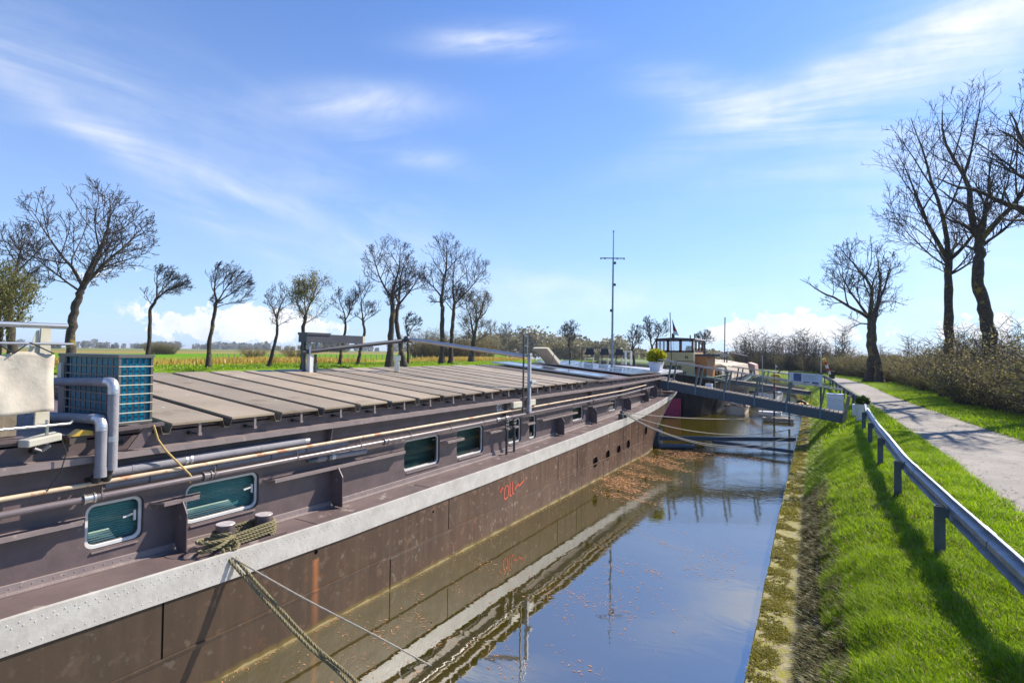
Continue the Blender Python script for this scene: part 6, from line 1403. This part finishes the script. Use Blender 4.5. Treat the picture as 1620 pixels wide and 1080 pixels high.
o = blades('grass', np.vstack([scatter(90000, 22, 48, 1.0, 10, 73), scatter(30000, 48, 95, .9, 12, 74)]), .13, .016, 'grass', .4, 3); tag(o, 'green verge grass on both sides of the far road', 'grass', kind='stuff')
o = blades('tall_grass', scatter(7000, 2.5, 14, .9, 2.9, 75, .0), .17, .0032, 'deadgrass', .6, 4, (-.2, -.2)); tag(o, 'scattered pale dry stalks among the bank grass', 'grass', kind='stuff')
o = blades('moss', scatter(110000, 2.5, 14, .015, .56, 76, .30), .022, .0075, 'moss', .9, 5); tag(o, 'yellow-green moss on the near concrete quay edge', 'moss', kind='stuff')
o = blades('moss', scatter(60000, 14, 60, .02, .56, 77, .3), .04, .014, 'moss', .8, 6); tag(o, 'yellow-green moss on the far concrete quay edge', 'moss', kind='stuff')
sp_ = scatter(80000, 2.5, 16, .50, 1.10, 79, .35); o = blades('bank_weeds', sp_, .055, .006, 'deadgrass', 1.0, 7, (-.6, -.1)); tag(o, 'matted brown grass and moss hanging on the steep stone bank', 'weeds', kind='stuff')
sp_ = scatter(50000, 16, 60, .52, 1.05, 80, .6); o = blades('bank_weeds', sp_, .08, .016, 'grass', .8, 8, (-.4, -.1)); tag(o, 'green weeds on the steep bank further along', 'weeds', kind='stuff')
r = np.random.default_rng(31); n_ = 5000; yy_ = 8 + 40 * r.random(n_) ** 1.3; ed = np.where(r.random(n_) < .5, 0, 1); xa = np.interp(yy_, [e[0] for e in RL], [e[1] for e in RL]); xb = np.interp(yy_, [e[0] for e in RR], [e[1] for e in RR]); off_ = np.abs(r.normal(0, .16, n_)); xx_ = np.where(r.random(n_) < .25, xa + (xb - xa) * r.random(n_), np.where(ed == 0, xa + off_, xb - off_)); a = r.random(n_) * 6.28; L = (.012 + .02 * r.random(n_))[:, None]
P_ = np.stack([xx_, yy_, np.full(n_, 1.574)], 1); d = np.stack([np.cos(a), np.sin(a), np.zeros(n_)], 1); e_ = np.stack([-np.sin(a), np.cos(a), np.zeros(n_)], 1); V = np.stack([P_ - d * L, P_ - e_ * L * .5, P_ + d * L, P_ + e_ * L * .5], 1); o = npmesh('fallen_leaves', V.reshape(-1, 3), np.arange(4 * n_).reshape(n_, 4), 'deadgrass', None, np.repeat(r.random(n_), 4)); tag(o, 'dry leaf scraps lying along the edges of the road', 'leaves', kind='stuff')
# reeds on the far dike
r = np.random.default_rng(9); n_ = 42000; yy_ = -10 + 95 * r.random(n_); xx_ = -45.5 - 7 * r.random(n_) + np.sin(yy_ * .3) * 1.2; k = (np.sin(yy_ * .21) + np.sin(yy_ * .073 + 1) * .8 + r.normal(0, .5, n_)) > -.2; P_ = np.stack([xx_[k], yy_[k], np.full(k.sum(), 2.6)], 1)
o = blades('reeds', P_, .62, .045, 'reed', .2, 10); tag(o, 'band of orange-brown reeds behind the trees on the far dike', 'reeds', kind='stuff')
n_ = 40000; yy_ = -10 + 100 * r.random(n_); xx_ = -35.6 - 10 * r.random(n_) ** 1.2; P_ = np.stack([xx_, yy_, np.full(n_, 2.59)], 1)
o = blades('dike_grass', P_, .18, .035, 'grass', .4, 11); tag(o, 'green grass along the edge of the far dike', 'grass', kind='stuff')
# floating litter
def litter(name, n_, fn, size, seed, label):
    r = np.random.default_rng(seed); P_ = fn(n_, r); n_ = len(P_); a = r.random(n_) * 6.283; L = size * (.25 + 2.6 * r.random(n_) ** 4)[:, None]; W_ = L * (.06 + .30 * r.random((n_, 1)) ** 2); d = np.stack([np.cos(a), np.sin(a), r.normal(0, .05, n_)], 1); s_ = np.stack([-np.sin(a), np.cos(a), r.normal(0, .08, n_)], 1)
    V = np.stack([P_ - d * L, P_ - s_ * W_, P_ + d * L + s_ * W_ * .3, P_ + s_ * W_], 1); V[:, :, 2] = np.maximum(V[:, :, 2], .002); o = npmesh(name, V.reshape(-1, 3), np.arange(4 * n_).reshape(n_, 4), 'litter', None, np.repeat(r.random(n_), 4)); tag(o, label, 'floating litter', kind='stuff')
def clusters(y0, y1, x0, x1, kc, sg):
    def f(n_, r):
        cx = x0 + (x1 - x0) * r.random(kc); cy = y0 + (y1 - y0) * r.random(kc); i = r.integers(0, kc, n_); ang = -.5 + r.normal(0, .15, kc); a = r.normal(0, sg, n_); b = r.normal(0, sg * .28, n_)
        x = cx[i] + a * np.cos(ang[i]) - b * np.sin(ang[i]); y = cy[i] + a * np.sin(ang[i]) + b * np.cos(ang[i]); k = (x > XH + .05) & (x < np.interp(y, [e[0] for e in EDGE], [e[1] for e in EDGE]) - .05); return np.stack([x[k], y[k], np.full(k.sum(), .006)], 1)
    return f
litter('floating_litter', 2600, clusters(4.5, 10, -6.0, -2.6, 46, .22), .014, 81, 'orange-brown leaf scraps floating beside the near hull')
litter('floating_litter', 2600, clusters(7.5, 13, -4.2, -1.6, 26, .30), .014, 82, 'pinkish-brown scraps drifting in the open middle of the canal')
litter('floating_litter', 12000, clusters(14.5, 23, -6.2, -4.6, 46, .42), .028, 83, 'thick reddish litter gathered against the far hull')
litter('hull_scum', 3000, lambda n_, r: np.stack([XH + .02 + np.abs(r.normal(0, .05, n_)), 2.5 + 19 * r.random(n_), np.full(n_, .006)], 1), .012, 85, 'thin scum line of scraps gathered along the barge waterline')
litter('floating_litter', 3500, clusters(21, 24.0, -6.2, -2.2, 30, .5), .03, 84, 'reddish litter mat below the spreader beam')

# ------------------------------------------------------------------ haze
hzm = bpy.data.materials.new('haze_air'); hzm.use_nodes = True; t = hzm.node_tree; t.nodes.clear()
pv = N(t, 'ShaderNodeVolumePrincipled'); pv.inputs['Color'].default_value = (.80, .88, 1, 1); pv.inputs['Density'].default_value = .00020; pv.inputs['Anisotropy'].default_value = .2
o_ = N(t, 'ShaderNodeOutputMaterial'); t.links.new(pv.outputs[0], o_.inputs['Volume']); M['haze'] = hzm
g = MB(); g.box(-6900, 6900, -400, 9500, -2.5, 26); tag(g.build('haze', 'haze'), kind='stuff', label='thin pale blue air over the fields and canal', cat='haze')
